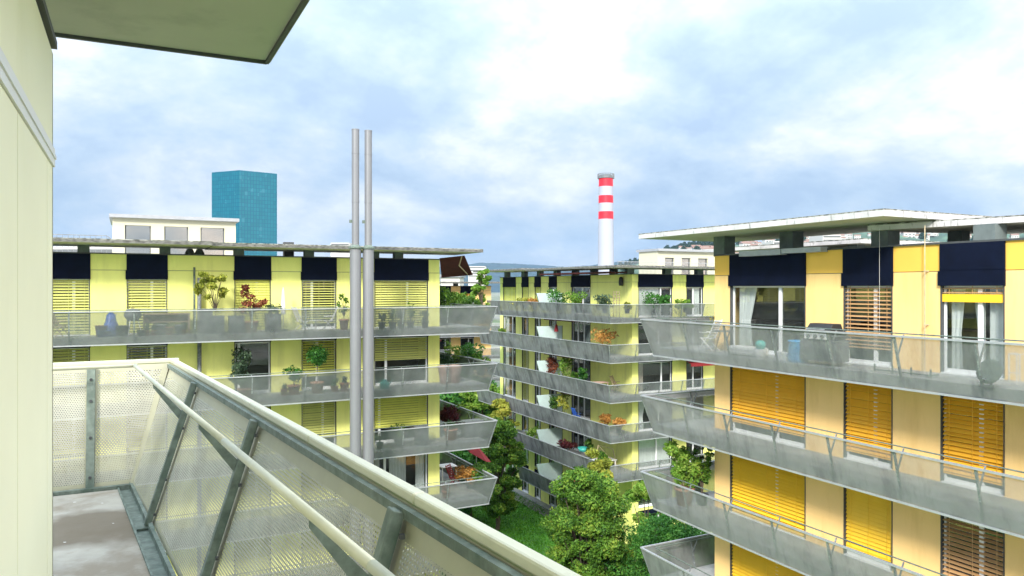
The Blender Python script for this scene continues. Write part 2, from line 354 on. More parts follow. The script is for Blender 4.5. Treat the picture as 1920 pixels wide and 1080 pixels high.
def window(fr, bld, s0, s1, z0, z1, ztop, cfg):
    """z1 = window head, ztop = top of the dark cover above it"""
    mb = MB(); w = .06; d0, d1 = -.16, -.10
    zb = z0+.03
    for a, b, c, d in ((s0, s0+w, zb, z1), (s1-w, s1, zb, z1)): fr.box(mb, a, b, d0, d1, c, d)
    fr.box(mb, s0+w, s1-w, d0, d1, z1-w, z1); fr.box(mb, s0+w, s1-w, d0, d1, zb, zb+.10)
    for mu in cfg.get('mull', (.62,)):
        k = s0+(s1-s0)*mu; fr.box(mb, k-.055, k+.055, d0, d1+.01, zb+.10, z1-w)
    fr.box(mb, s0, s1, -.2, .03, z0-.02, z0+.03)
    wobj = mb.build('window', M['white'], bld)
    g = MB(); fr.box(g, s0+w*.5, s1-w*.5, -.132, -.128, zb+.05, z1-w*.5); g.build('pane', M['glass'], wobj)
    cv = MB(); fr.box(cv, s0-.015, s1+.03, -.05, .055, z1, ztop)
    if ztop-z1 > .6: fr.box(cv, s0-.05, s1+.035, .0, .075, z1-.01, z1+.37); fr.box(cv, s0-.01, s1+.03, .056, .066, z1+.385, z1+.39)
    cv.build('shade_cover', M['navy'], wobj)
    for q in (s0, s1): fr2 = MB(); fr.box(fr2, q-.012, q+.012, -.2, .02, zb, z1); fr2.build('guide_rail', M['cap'], wobj)
    if cfg.get('drop', 0) > 0:
        blind(fr, wobj, s0, s1, z1-(z1-z0)*cfg['drop'], z1, M[cfg.get('bm', 'bl_lime')], cfg.get('tilt', 38))
    if cfg.get('bar'):
        b = MB(); fr.box(b, s0+.01, s1-.01, -.08, -.02, z1-cfg['bar']-.2, z1-cfg['bar']); b.build('blind', M['bl_yel'], wobj)
    for c in cfg.get('cur', ()):
        q0, q1, waist, side, mt = c
        curtain(fr, wobj, s0+(s1-s0)*q0, s0+(s1-s0)*q1, zb+.05, z1-.05, M[mt], waist=waist, side=side)
    return wobj
def facade(fr, bld, S0, S1, wins, fl0, rows, wh, wtop, zground, wallmat, cfgf, joint=.36, th=.25, last_full=True, jm=None, topmat=None):
    """wins: list of (s0,s1); fl0 = top floor level; wh = window height; wtop = wall top"""
    mb = MB(); ed = [S0]+[v for w in wins for v in w]+[S1]
    head = fl0+wh
    jz = head+joint
    for i in range(0, len(ed), 2):
        a, b = ed[i], ed[i+1]
        if topmat is None: fr.box(mb, a, b, -th, 0, zground, wtop)
        else:
            fr.box(mb, a, b, -th, 0, zground, jz-.006); fr.box(mb, a, b, -th, -.003, jz+.012, wtop, 1); fr.box(mb, a, b, -th, -.02, jz-.006, jz+.012, 2)
        if topmat is None: fr.box(mb, a+.001, b-.001, .0, .006, jz, jz+.018, 2)
    for s0, s1 in wins:
        fr.box(mb, s0, s1, -th, -.05, head, wtop)
        for k in range(1, rows): 
            fr.box(mb, s0, s1, -th, -.05, head-2.8*k, fl0-2.8*(k-1)-.0)
        fr.box(mb, s0, s1, -th, -.02, zground, fl0-2.8*(rows-1))
    fr.box(mb, S0, S1, -th, .05, wtop, wtop+.05, 2)
    mb.build('wall', [wallmat, topmat or wallmat, M['cap']], bld)
    for k in range(rows):
        for j, (s0, s1) in enumerate(wins):
            z0 = fl0-2.8*k
            window(fr, bld, s0, s1, z0, z0+wh, wtop if k == 0 else z0+2.8-.25, cfgf(k, j))
def offset(path, d, closed=False):
    out = []
    for i, p in enumerate(path):
        ns = []
        if i > 0: e = (Vector(path[i])-Vector(path[i-1])).normalized(); ns.append(Vector((e.y, -e.x)))
        if i < len(path)-1: e = (Vector(path[i+1])-Vector(path[i])).normalized(); ns.append(Vector((e.y, -e.x)))
        if len(ns) == 2:
            b = ns[0]+ns[1]; b = b/(b.length_squared)*2; out.append(Vector(p)+b*d)
        else: out.append(Vector(p)+ns[0]*d)
    return out
def balcony(bld, outer, inner, zf, mats, post=1.9, flare=.34, rail=1.0, hand=True, ybr=False, slabt=.25):
    outer = [Vector(p) for p in outer]; zf += EYE
    mb = MB(); mb.prism([tuple(p) for p in outer]+[tuple(p) for p in reversed(inner)], zf-slabt, zf)
    sl = mb.build('balcony', M['slab'], bld)
    ob = offset(outer, .03); top = offset(outer, flare); zb = zf-slabt-.05; zt = zf+rail
    if not isinstance(mats, (list, tuple)): mats = [mats]*(len(outer)-1)
    cap = MB(); postb = MB(); hb = MB()
    for i in range(len(outer)-1):
        sh = MB(); sh.add([(*ob[i], zb), (*ob[i+1], zb), (*top[i+1], zt), (*top[i], zt)], [(0, 1, 2, 3)]); sh.build('railing', PF[mats[i]], sl)
        cap.bar((*top[i], zt+.01), (*top[i+1], zt+.01), .07, .045)
        cap.bar((*offset(outer, .045)[i], zb+.0), (*offset(outer, .045)[i+1], zb+.0), .03, .05)
        e = outer[i+1]-outer[i]; n = max(1, round(e.length/post)); en = e.normalized(); nn = Vector((en.y, -en.x))
        for j in range(n+1):
            q = j/n
            if j in (0, n):
                a = ob[i].lerp(ob[i+1], q); b = top[i].lerp(top[i+1], q)
            else:
                c0 = outer[i].lerp(outer[i+1], q); a = c0+nn*.03; b = c0+nn*flare
            if j == n and i < len(outer)-2: continue
            a2 = a-nn*.025; b2 = b-nn*.025
            postb = MB(); postb.bar((*a2, zb+.02), (*b2, zt-.02), .05, .05, up=(nn.x, nn.y, 0))
            if hand and j not in (0, n):
                c0 = outer[i].lerp(outer[i+1], q); m = a2.lerp(b2, .62)
                h = c0-nn*.02
                postb.bar((*h, zt+.03), (*m, zb+(zt-zb)*.62), .03, .03)
            postb.build('post', M['galv'], sl)
        if hand:
            h0 = offset(outer, -.02); hb.tube([(*h0[i], zt+.06), (*h0[i+1], zt+.06)], .018, 6)
    cap.build('top_rail', M['railw'], sl)
    if hand: hb.build('handrail', M['galvg'], sl)
    return sl
def stub(bld, x, y, z0, z1, w=.5, d=.35):
    mb = MB(); mb.box(x-w/2, x+w/2, y-d/2, y+d/2, z0+EYE, z1+EYE); mb.build('roof_column', M['pillar'], bld)
def roofslab(bld, poly, zb, th=.17, edge='roofedge'):
    mb = MB(); n = len(poly); z0, z1 = zb+EYE, zb+EYE+th
    vs = [(p[0], p[1], z0) for p in poly]+[(p[0], p[1], z1) for p in poly]
    zm = z1-.035; vs = vs[:n]+[(p[0], p[1], zm) for p in poly]+[(p[0], p[1], z1) for p in poly]
    mb.add(vs, [tuple(range(n))[::-1]], 1); mb.add(vs, [tuple(range(2*n, 3*n))]+[(n+i, n+(i+1) % n, 2*n+(i+1) % n, 2*n+i) for i in range(n)], 2); mb.add(vs, [(i, (i+1) % n, n+(i+1) % n, n+i) for i in range(n)], 0)
    return mb.build('roof_canopy', [M[edge], M['soffit'], M['mossy']], bld)

# ---------------------------------------------------------------- building B (lime, left)
blB = empty('apartment_block', (0, 42, 0), 'lime yellow apartment block behind the two steel flues, planters along its top balcony', 'building')
YB = 35.0; XB = 13.9; FB = -1.97
fB = Frame((0, YB), (1, 0))
wB = [(-12.2, -10.3), (-15.6, -13.6)]; wB = sorted(wB)+[(-8.6, -6.6)]
wB += [(Xat(a, YB), Xat(b, YB)) for a, b in ((88, 168), (238, 313), (440, 507), (566, 630), (702, 802))]
wB[2] = (wB[3][0]-4.3, wB[3][0]-2.2)
print('B windows', [(round(a, 2), round(b, 2)) for a, b in wB])
def cB(k, j):
    t = {(0, 5): dict(drop=1, bm='bl_limeb', tilt=62), (0, 6): dict(drop=.86, tilt=22, mull=(.3,)), (0, 7): dict(drop=.97, tilt=40),
         (1, 4): dict(drop=1, tilt=15), (1, 5): dict(mull=(.12,), cur=()), (1, 6): dict(drop=.72, bm='bl_limeb', tilt=36, mull=(.45,)), (1, 7): dict(drop=.47, tilt=42, mull=(.22,)),
         (2, 7): dict(drop=.68, tilt=44, bm='bl_limeb', mull=(.1,)), (2, 6): dict(drop=.8, tilt=44), (3, 7): dict(mull=(.2,), cur=((.02, .12, 0, 0, 'curtain'), (.3, .62, 0, 0, 'curtain'), (.8, .97, 0, 0, 'curtain')))}
    return t.get((k, j), dict(drop=1, tilt=42))
facade(fB, blB, -22, XB, wB, FB, 6, 2.30, 1.36, -19.2, M['lime'], cB)
fBe = Frame((XB, YB+.25), (0, 1))
facade(fBe, blB, 0, 12.5, [(2.2, 4.6), (7.4, 9.8)], FB, 6, 2.30, 1.36, -19.2, M['lime'], lambda k, j: dict(drop=.3 if j else 0))
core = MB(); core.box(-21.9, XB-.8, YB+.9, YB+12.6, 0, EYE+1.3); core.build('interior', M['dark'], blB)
dk = MB(); dk.box(-22, XB-.05, YB+.05, YB+12.7, EYE+1.3, EYE+1.34)
for k in range(0, 6): dk.box(-21.9, XB-.3, YB+.26, YB+12.6, EYE+FB-2.8*k-.2, EYE+FB-2.8*k-.01)
dk.build('roof', M['deck'], blB)
for k in range(6):
    xr = 15.75 if k < 4 else 15.5
    balcony(blB, [(-22, 33.25), (xr, 33.25), (xr, 45)], [(-22, YB), (XB, YB), (XB, 45)], FB-2.8*k, 'B', post=2.25, hand=True)
rsl = [(-22, 3.4), (3.4, 15.4)]
roofslab(blB, [(-22, 33.05), (3.1, 33.05), (3.1, 36.6), (-22, 36.6)], 1.72, .16, 'roofdark')
roofslab(blB, [(3.12, 33.25), (15.5, 33.25), (15.5, 36.9), (3.12, 36.9)], 1.70, .16, 'roofdark')
for px in (157, 309, 447, 578, 700, 745): stub(blB, Xat(px, YB+.4), YB+.3, 1.36, 1.72, .42, .4)
for x in (-9, -5.2, -13): stub(blB, x, YB+.3, 1.36, 1.72, .42, .4)
for px in (356, 374):   # roof vents
    mb = MB(); mb.lathe([(.16, 0), (.22, .1), (.12, .32), (0, .34)], 10, 0, (Xat(px, YB+.9), YB+.9, EYE+1.36)); mb.build('roof_vent', M['galvg'], blB)
mb = MB(); mb.box(Xat(531, 37), Xat(549, 37), 36.7, 37.1, EYE+1.34, EYE+2.15); mb.build('vent_box', M['cap'], blB)
# penthouse
YP = 42.0
x0, x1 = Xat(211, YP), Xat(442, YP)
fP = Frame((0, YP), (1, 0)); mb = MB(); pw = [(Xat(a, YP), Xat(b, YP)) for a, b in ((234, 283), (308, 353), (376, 421))]
ed = [x0, pw[0][0], pw[0][1], pw[1][0], pw[1][1], pw[2][0], pw[2][1], x1]
for i in range(0, 8, 2): fP.box(mb, ed[i], ed[i+1], -.3, 0, 1.34, 3.45)
for a, b in pw: fP.box(mb, a, b, -.3, 0, 3.1, 3.45); fP.box(mb, a, b, -.3, 0, 1.34, 1.6)
fP.box(mb, x0, x0+.3, -5, -.3, 1.34, 3.45); fP.box(mb, x1-.3, x1, -5, -.3, 1.34, 3.45); fP.box(mb, x0+.3, x1-.3, -5, -4.7, 1.34, 3.45)
mb.build('penthouse', M['cream'], blB)
mb = MB(); fP.box(mb, x0-.15, x1+.15, -5.2, .25, 3.45, 3.62); mb.build('penthouse_roof', M['railw'], blB)
for a, b in pw:
    w_ = MB(); fP.box(w_, a, b, -.2, -.15, 1.6, 1.66); fP.box(w_, a, a+.06, -.2, -.15, 1.66, 3.1); fP.box(w_, b-.06, b, -.2, -.15, 1.66, 3.1); wo_ = w_.build('window', M['greyp'], blB)
    g = MB(); fP.box(g, a+.03, b-.03, -.18, -.17, 1.66, 3.1); g.build('pane', M['glass2'], wo_)
mb = MB(); fP.box(mb, x0+.5, x1-.5, -2.2, -2.0, 1.4, 3.4); mb.build('interior_wall', M['greyp'], blB)
mb = MB(); yr = 39.5; xa, xb = Xat(60, yr), Xat(200, yr)
for z in (1.95, 2.38): mb.bar((xa-8, yr, EYE+z), (xb, yr, EYE+z), .035)
for i in range(70): x = xb-.0-i*.22; mb.bar((x, yr, EYE+1.34), (x, yr, EYE+2.36), .014)
mb.bar((xb, yr, EYE+2.38), (xb+.6, yr, EYE+1.9), .035); mb.build('roof_railing', M['galv'], blB)
# red awning at its east end
aw = empty('awning', (14.6, 36, EYE+1.3), 'dark red awning under the roof tip of the lime block, above its end balcony', 'awning')
mb = MB(); A = [(13.95, 36.4), (15.6, 35.0)]
t0, t1 = P(824, 484, 37.9), P(871, 479, 37.6); b0, b1 = P(828, 519, 40.6), P(886, 514, 40.2)
mb.add([t0, t1, b1, b0, t0+Vector((0, 0, -.03)), t1+Vector((0, 0, -.03)), b1+Vector((0, 0, -.03)), b0+Vector((0, 0, -.03))], [(0, 1, 2, 3), (7, 6, 5, 4), (0, 4, 5, 1), (1, 5, 6, 2), (2, 6, 7, 3), (3, 7, 4, 0)]); mb.build('awning_fabric', M['maroon'], aw)
mb = MB(); mb.bar(b0, b1, .09); mb.build('front_bar', M['maroon'], aw)
mb = MB(); mid = P(861, 498, 38.2); mb.tube([t1.lerp(t0, .1), mid, b1.lerp(b0, .15)], .03, 6); mb.build('folding_arm', M['woodp'], aw)
# downpipe
dp = empty('downpipe', (Xat(374, 33.0), 32.8, 0), 'slim galvanised downpipe in front of the lime block, left of the yellow-leaved shrub', 'downpipe')
mb = MB(); xd = Xat(374, 34.75); mb.tube([(xd, 34.78, 0), (xd, 34.78, EYE+.4)], .085, 12); mb.build('pipe', M['galv'], dp, smooth=True)
mb = MB(); xe = xd-.2; mb.tube([(xe, 34.8, EYE-1.9), (xe, 34.8, EYE+.85)], .045, 10); mb.build('vent_pipe', M['galvg'], dp, smooth=True)

# ---------------------------------------------------------------- building C (apricot, right)
blC = empty('apartment_block', (22, 12, 0), 'apricot orange apartment block with yellow blinds at the right edge of the view', 'building')
XC = 18.6; YC = Yat(1340, XC); FC = -2.21
fC = Frame((XC, YC), (0, -1))
wC = [tuple(fC.s_px(p) for p in w) for w in ((1370, 1510), (1583, 1673), (1765, 1883))]
wC += [(12.1, 13.9), (16.2, 18.6)]
print('C', YC, [(round(a, 2), round(b, 2)) for a, b in wC])
def cC(k, j):
    t = {(0, 0): dict(mull=(.66,), bar=0, cur=((.04, .30, .35, 0, 'curtain'),)), (0, 1): dict(drop=.80, bm='bl_br', tilt=18, mull=(.62,)),
         (0, 2): dict(drop=.12, bm='bl_br', tilt=15, bar=.22, mull=(.6,), cur=((.06, .3, .3, 0, 'curtain'), (.42, .62, .4, 1, 'curtain'), (.68, .97, 0, 0, 'curtain'))),
         (1, 0): dict(drop=.86, bm='bl_or', tilt=56), (1, 1): dict(drop=.88, bm='bl_or', tilt=54), (1, 2): dict(drop=.88, bm='bl_or', tilt=50),
         (2, 0): dict(drop=1, bm='bl_yel', tilt=50), (2, 1): dict(drop=.9, bm='bl_yel', tilt=68), (2, 2): dict(drop=.95, bm='bl_br', tilt=18), (3, 0): dict(drop=1, bm='bl_yel', tilt=50)}
    return t.get((k, j), dict(drop=1, bm='bl_or', tilt=56))
facade(fC, blC, 0, 22, wC, FC, 6, 2.25, 1.10, -19.2, M['orange'], cC, topmat=M['orange_shade'])
fCe = Frame((30, YC+.0), (-1, 0))
facade(fCe, blC, 0, 30-XC-.26, [(2.5, 4.9), (7.2, 9.4)], FC, 6, 2.25, 1.10, -19.2, M['orange'], lambda k, j: dict(drop=.5*j, bm='bl_or'))
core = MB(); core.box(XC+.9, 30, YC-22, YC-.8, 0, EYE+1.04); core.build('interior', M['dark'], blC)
dk = MB(); dk.box(XC+.05, 30, YC-22, YC-.05, EYE+1.04, EYE+1.09)
for k in range(6): dk.box(XC+.26, 30, YC-22, YC-.3, EYE+FC-2.8*k-.2, EYE+FC-2.8*k-.01)
dk.build('roof', M['deck'], blC)
for k in range(6):
    balcony(blC, [(29, YC+1.55), (17.15, YC+1.55), (16.75, -2)], [(29, YC), (XC, YC), (XC, -2)], FC-2.8*k, ['C', 'C'], post=1.95, flare=.36, ybr=True)
roofslab(blC, [(17.0, 12.5), (21.6, 12.5), (21.6, 22.7), (17.0, 22.7)], 1.80, .19)
roofslab(blC, [(18.75, 14.3), (19.55, 10.7), (21.3, 3.5), (25.0, 3.5), (23.6, 13.6)], 1.60, .18)
roofslab(blC, [(22.2, 17.2), (27.5, 17.2), (27.5, 24), (22.2, 24)], 1.5, .16)
for px, x in ((1358, 19.0), (1484, 19.3), (1660, 19.3), (1856, 19.6)):
    y = Yat(px, x); stub(blC, x, y, 1.09, 1.8 if px < 1600 else 1.6, .5, .55)
for x, y in ((23, 18), (26, 22), (22, 10), (22.4, 6), (20, 5.2), (21.2, 13.2)): stub(blC, x, y, 1.09, 1.5 if y > 14 else 1.6, .4, .4)
mb = MB(); fC.box(mb, fC.s_px(1400), fC.s_px(1478), .03, .35, 1.02, 1.2); fC.box(mb, fC.s_px(1479), fC.s_px(1553), .03, .33, 1.05, 1.2); mb.build('awning_cassette', M['railw'], blC)
mb = MB(); y = Yat(1734, XC-.15); mb.tube([(XC-.15, y, EYE+FC), (XC-.15, y, EYE+1.6)], .013, 6)
for z in (-1.0, .4): mb.box(XC-.17, XC, y-.02, y+.02, EYE+z, EYE+z+.03)
mb.build('conduit', M['woodp'], blC)
mb = MB(); y = Yat(1649, XC-.3); mb.tube([(XC-.3, y, EYE-1.3), (XC-.3, y, EYE+1.6)], .0035, 5); mb.build('wire', M['whitep'], blC)

# ---------------------------------------------------------------- building D (lime, centre)
blD = empty('apartment_block', (38, 52, 0), 'lime apartment block with stained grey balcony bands across the lawn, below the striped chimney', 'building')
XD = 32.8; YD = Yat(1185, XD); FD = -2.25
fDw = Frame((XD, 66.4), (0, -1)); LW = 66.4-YD
wDw = [tuple(fDw.s_px(p) for p in w) for w in ((944, 967), (979, 991), (1003, 1014), (1030, 1044), (1072, 1107))]
fDf = Frame((XD, YD), (1, 0))
wDf = [tuple(fDf.s_px(p) for p in w) for w in ((1197, 1260), (1287, 1318))]; wDf += [(wDf[1][1]+1.6, wDf[1][1]+3.6), (wDf[1][1]+5.4, wDf[1][1]+7.2)]
print('D', YD, [(round(a, 2), round(b, 2)) for a, b in wDw+wDf])
def cDw(k, j):
    if k == 0: return [dict(drop=1, bm='bl_limeb', tilt=60), dict(drop=1, bm='bl_limeb', tilt=60), dict(drop=1, bm='bl_limeb', tilt=60), dict(), dict(mull=(.55,))][j]
    return [dict(mull=(.68,), cur=((.1, .3, 0, 0, 'curtain'),) if k % 2 else ()), dict(drop=.9 if k in (2, 3) else 0, tilt=30), dict(cur=((.1, .5, 0, 0, 'curtain'),)), dict(), dict(mull=(.3, .62))][j]
def cDf(k, j):
    if j == 0:
        return [dict(mull=(.68,), cur=((.02, .66, 0, 0, 'curtain'),)), dict(), dict(mull=(.7,), cur=((.0, .2, 0, 0, 'curtain2'),)), dict(cur=((.0, .28, .3, 0, 'curtain'),)), dict(mull=(.55,), cur=((.02, .98, 0, 0, 'curtain'),)), dict(), dict()][k]
    return dict(mull=(.45,), cur=((.5, .9, 0, 0, 'curtain'),) if k == 0 else ())
facade(fDw, blD, 0, LW-.252, wDw, FD, 7, 2.25, .92, -19.2, M['lime2'], cDw)
facade(fDf, blD, .002, 16, wDf, FD, 7, 2.25, .92, -19.2, M['lime2'], cDf)
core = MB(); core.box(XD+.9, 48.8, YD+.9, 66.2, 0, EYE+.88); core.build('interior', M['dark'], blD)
dk = MB(); dk.box(XD+.05, 48.8, YD+.05, 66.3, EYE+.86, EYE+.90)
for k in range(7): dk.box(XD+.26, 48.8, YD+.26, 66.2, EYE+FD-2.8*k-.2, EYE+FD-2.8*k-.01)
dk.build('roof', M['deck'], blD)
for k in range(6):
    yf = [63.0, 65.0, 63.5, 65.5, 62.5, 57.0][k]
    yw = 50.6
    xo = 30.0
    if k < 5:
        balcony(blD, [(xo+.1, yf), (xo, YD-1.3), (48.5, YD-1.3)], [(XD, yf), (XD, YD), (48.5, YD)], FD-2.8*k, ['Dw', 'Df'], post=2.1, flare=.36, hand=False)
    else:
        balcony(blD, [(xo+.1, yf), (xo, 48.6)], [(XD, yf), (XD, 48.6)], FD-2.8*k, ['Dw'], post=2.1, flare=.36, hand=False)
mb = MB(); mb.prism([(32.2, 67), (32.75, 67), (32.75, YD-.3), (32.2, YD-.3)], .0, .12); mb.build('base_kerb', M['slab'], blD)
roofslab(blD, [(30.2, YD-1.6), (44, YD-1.6), (44, YD+2.4), (30.2, YD+2.4)], 1.36, .17, 'roofdark')
roofslab(blD, [(30.6, YD+2.45), (34.4, YD+2.45), (34.4, 57), (30.6, 57)], 1.40, .16, 'roofdark')
roofslab(blD, [(30.2, 57.1), (34.4, 57.1), (34.4, 67.2), (30.2, 67.2)], 1.46, .16, 'roofdark')
for px in (1180, 1250, 1310): x = Xat(px, YD+.4); stub(blD, x, YD+.4, .92, 1.36, .6, .4)
for y in (47.5, 50.2, 53, 56, 59, 62, 65.6): stub(blD, XD+.4, y, .92, 1.40 if y < 57 else 1.46, .4, .6)
mb = MB(); fDw.box(mb, LW-10.5, LW-.3, .05, 1.9, 1.02, 1.12); mb.build('awning_cassette', M['maroon'], blD)
# penthouse of D
YQ = YD+6.0; fQ = Frame((0, YQ), (1, 0)); q0, q1 = Xat(1233, YQ), Xat(1345, YQ); zt = 3.05
pw = [(Xat(a, YQ), Xat(b, YQ)) for a, b in ((1247, 1264), (1278, 1295), (1309, 1327))]
ed = [q0]+[v for w in pw for v in w]+[q1]; mb = MB()
for i in range(0, len(ed), 2): fQ.box(mb, ed[i], ed[i+1], -.3, 0, .9, zt)
for a, b in pw: fQ.box(mb, a, b, -.3, 0, zt-.55, zt)
fQ.box(mb, q0, q0+.3, -2.6, -.3, .9, zt); fQ.box(mb, q1-.3, q1, -2.6, -.3, .9, zt); mb.build('penthouse', M['cream'], blD)
mb = MB(); fQ.box(mb, q0-.15, q1+.15, -2.8, .3, zt, zt+.2); mb.build('penthouse_roof', M['railw'], blD)
for a, b in pw:
    w_ = MB(); fQ.box(w_, a, a+.08, -.2, -.12, .95, zt-.55); fQ.box(w_, b-.08, b, -.2, -.12, .95, zt-.55); fQ.box(w_, a, b, -.2, -.12, zt-.63, zt-.55); wo_ = w_.build('window', M['greyp'], blD)
    g = MB(); fQ.box(g, a+.03, b-.03, -.17, -.16, .95, zt-.6); g.build('pane', M['glass2'], wo_)
mb = MB(); fQ.box(mb, q0+.4, q1-.4, -2.2, -2.0, .95, zt-.05); mb.build('interior_wall', M['greyp'], blD)
mb = MB(); yr = YD+2.6; xa, xb = Xat(1158, yr), 46
for z in (1.5, 1.95): mb.bar((xa, yr, EYE+z), (xb, yr, EYE+z), .04)
for i in range(100):
    x = xa+i*.13
    mb.bar((x, yr, EYE+.9), (x, yr, EYE+1.95), .014)
mb.build('roof_railing', M['railw'], blD)

# ---------------------------------------------------------------- building E (apricot, far)
blE = empty('apartment_block', (30, 96, 0), 'distant apricot block seen in the gap between the two lime blocks, behind balcony shrubs', 'building')
fE = Frame((18, 88), (1, -.12)); wE = [(1+i*3.0, 2.7+i*3.0) for i in range(7)]
facade(fE, blE, 0, 23, wE, -3.0, 6, 2.2, .1, -19.2, M['orange'], lambda k, j: dict(drop=(.5 if (k+j) % 3 == 0 else 0), bm='bl_or'))
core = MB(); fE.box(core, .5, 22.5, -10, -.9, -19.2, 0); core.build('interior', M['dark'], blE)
for k in range(6): balcony(blE, [tuple(fE.pt(-1.5, 1.8, 0).xy), tuple(fE.pt(24, 1.8, 0).xy)], [tuple(fE.pt(-1.5, 0, 0).xy), tuple(fE.pt(24, 0, 0).xy)], -3.0-2.8*k, 'Df', post=3, hand=False)
roofslab(blE, [tuple(fE.pt(-1.8, 2, 0).xy), tuple(fE.pt(24, 2, 0).xy), tuple(fE.pt(24, -3, 0).xy), tuple(fE.pt(-1.8, -3, 0).xy)], .45, .2, 'roofdark')
for i in range(8): p = fE.pt(.5+i*3, -.5, 0); stub(blE, p.x, p.y, .1, .45, .5, .5)
for i, (a, b, k) in enumerate(((3.5, 7.0, 0), (15, 18, 0), (2.0, 8.5, 1), (13, 16, 2))):
    mb = MB(); fE.box(mb, a, b, .05, 1.9, -.95-2.8*k, -.80-2.8*k); mb.build('awning', M['maroon'], blE)

# ---------------------------------------------------------------- own building A
blA = empty('apartment_block', (-4, 0, 0), 'near building with pale lime panelled wall, roof canopy and perforated steel balcony', 'building')
mb = MB(); XW = -.23; YW = 3.0
mb.box(-12, XW-.02, -10, YW-.02, 0, EYE+.82)
for y0_, y1_ in ((-10, -.65), (-.642, .71), (.718, 2.075), (2.083, 2.79), (2.798, YW)): mb.box(XW-.02, XW, y0_, y1_, EYE-1.66, EYE+.41, 1)
for y0_, y1_ in ((-10, -1.0), (-.994, YW)): mb.box(XW-.02, XW, y0_, y1_, EYE+.475, EYE+.80)
mb.box(-12, XW, YW-.02, YW, EYE-1.66, EYE+.41, 1); mb.box(-12, XW, YW-.02, YW, EYE+.475, EYE+.80)
mb.build('wall', [M['own'], M['own']], blA)
mb = MB(); mb.box(XW-.02, XW+.006, -10, YW+.006, EYE+.412, EYE+.473); mb.box(-12, XW-.02, YW, YW+.006, EYE+.412, EYE+.473)
mb.box(XW-.02, XW+.010, -10, YW+.010, EYE+.438, EYE+.450); mb.build('trim_band', M['whitep'], blA)
mb = MB(); mb.box(-12, XW+.012, -10, YW+.012, EYE+.82, EYE+.845); mb.build('wall_capping', M['cap'], blA)
rs = roofslab(blA, [(-12, -10), (.62, -10), (.62, 3.8), (-12, 3.8)], 1.10, .16)
mb = MB()
for a, b in (((.60, -10), (.60, 3.78)), ((.60, 3.78), (-12, 3.78))): mb.bar((*a, EYE+1.095), (*b, EYE+1.095), .018, .02)
mb.build('drip_edge', M['cap'], blA)
stub(blA, -2, 1.5, .845, 1.1, .4, .4)
# own balcony
def xb_(y): return .03+(6.62-y)*.0881            # floor edge
def xr_(y): return .34+(6.87-y)*.0881            # outer top rail
def xh_(y): return .02+(6.87-y)*.0881            # handrail
ZF, ZK, ZR = EYE-1.57, EYE-1.54, EYE-.62
mb = MB(); ys = -8
mb.prism([(-10, 6.55), (xb_(6.55)-.10, 6.55), (xb_(ys)-.10, ys), (XW, ys), (XW, YW), (-10, YW)], ZF-.25, ZF)
balA = mb.build('balcony', M['floor'], blA)
mb = MB()   # steel channel kerb along the floor edge
for y0_, y1_ in ((-8, -3), (-2.99, 2.2), (2.215, 6.62)):
    for dx0, dx1, z0_, z1_ in ((-.10, -.01, ZF-.05, ZF-.012), (-.11, -.098, ZF-.05, ZF+.012), (-.022, 0, ZF-.04, ZK+.0)):
        vs = [(xb_(y)+dx, y, z) for y in (y0_, y1_) for dx in (dx0, dx1) for z in (z0_, z1_)]
        mb.add(vs, [(0, 1, 3, 2), (4, 6, 7, 5), (0, 4, 5, 1), (2, 3, 7, 6), (0, 2, 6, 4), (1, 5, 7, 3)])
mb.box(-10, xb_(6.6)-.02, 6.56, 6.6, ZF-.04, ZK-.005)
mb.build('kerb_channel', M['galvg'], balA)
def panel(p00, p10, p11, p01, name='railing_panel', mt=.10, ms=.04, mbm=.04):
    """quad in space, solid margins, perforated field with UV in metres"""
    p00, p10, p11, p01 = map(Vector, (p00, p10, p11, p01))
    W = ((p10-p00).length+(p11-p01).length)/2; H = ((p01-p00).length+(p11-p10).length)/2
    us = [0, ms/W, 1-ms/W, 1]; vs_ = [0, mbm/H, 1-mt/H, 1]
    verts = [(p00.lerp(p10, u)).lerp(p01.lerp(p11, u), v) for v in vs_ for u in us]
    me = bpy.data.meshes.new(name); org = ORG[balA.name]
    fs = [(j*4+i, j*4+i+1, (j+1)*4+i+1, (j+1)*4+i) for j in range(3) for i in range(3)]
    me.from_pydata([v-org for v in verts], [], fs); me.materials.append(M['sheet']); me.materials.append(M['perf'])
    for i, p in enumerate(me.polygons): p.material_index = 1 if i == 4 else 0
    uv = me.uv_layers.new(name='UVMap')
    ca = [(u*W, v*H) for v in vs_ for u in us]
    for lp in me.loops: uv.data[lp.index].uv = ca[lp.vertex_index]
    o = bpy.data.objects.new(name, me); C.objects.link(o); o.parent = balA; return o
PY = [6.87, 5.45, 3.78, 2.08, .38, -1.32, -3.02]
def bot(y, e=.012): return Vector((xb_(y)+e, min(y, 6.62), ZK-.02))
def top_(y, e=.0): return Vector((xr_(y)-.03+e, y, ZR-.015))
for i in range(len(PY)-1):
    ya, yb = PY[i], PY[i+1]
    panel(bot(ya), bot(yb), top_(yb), top_(ya))
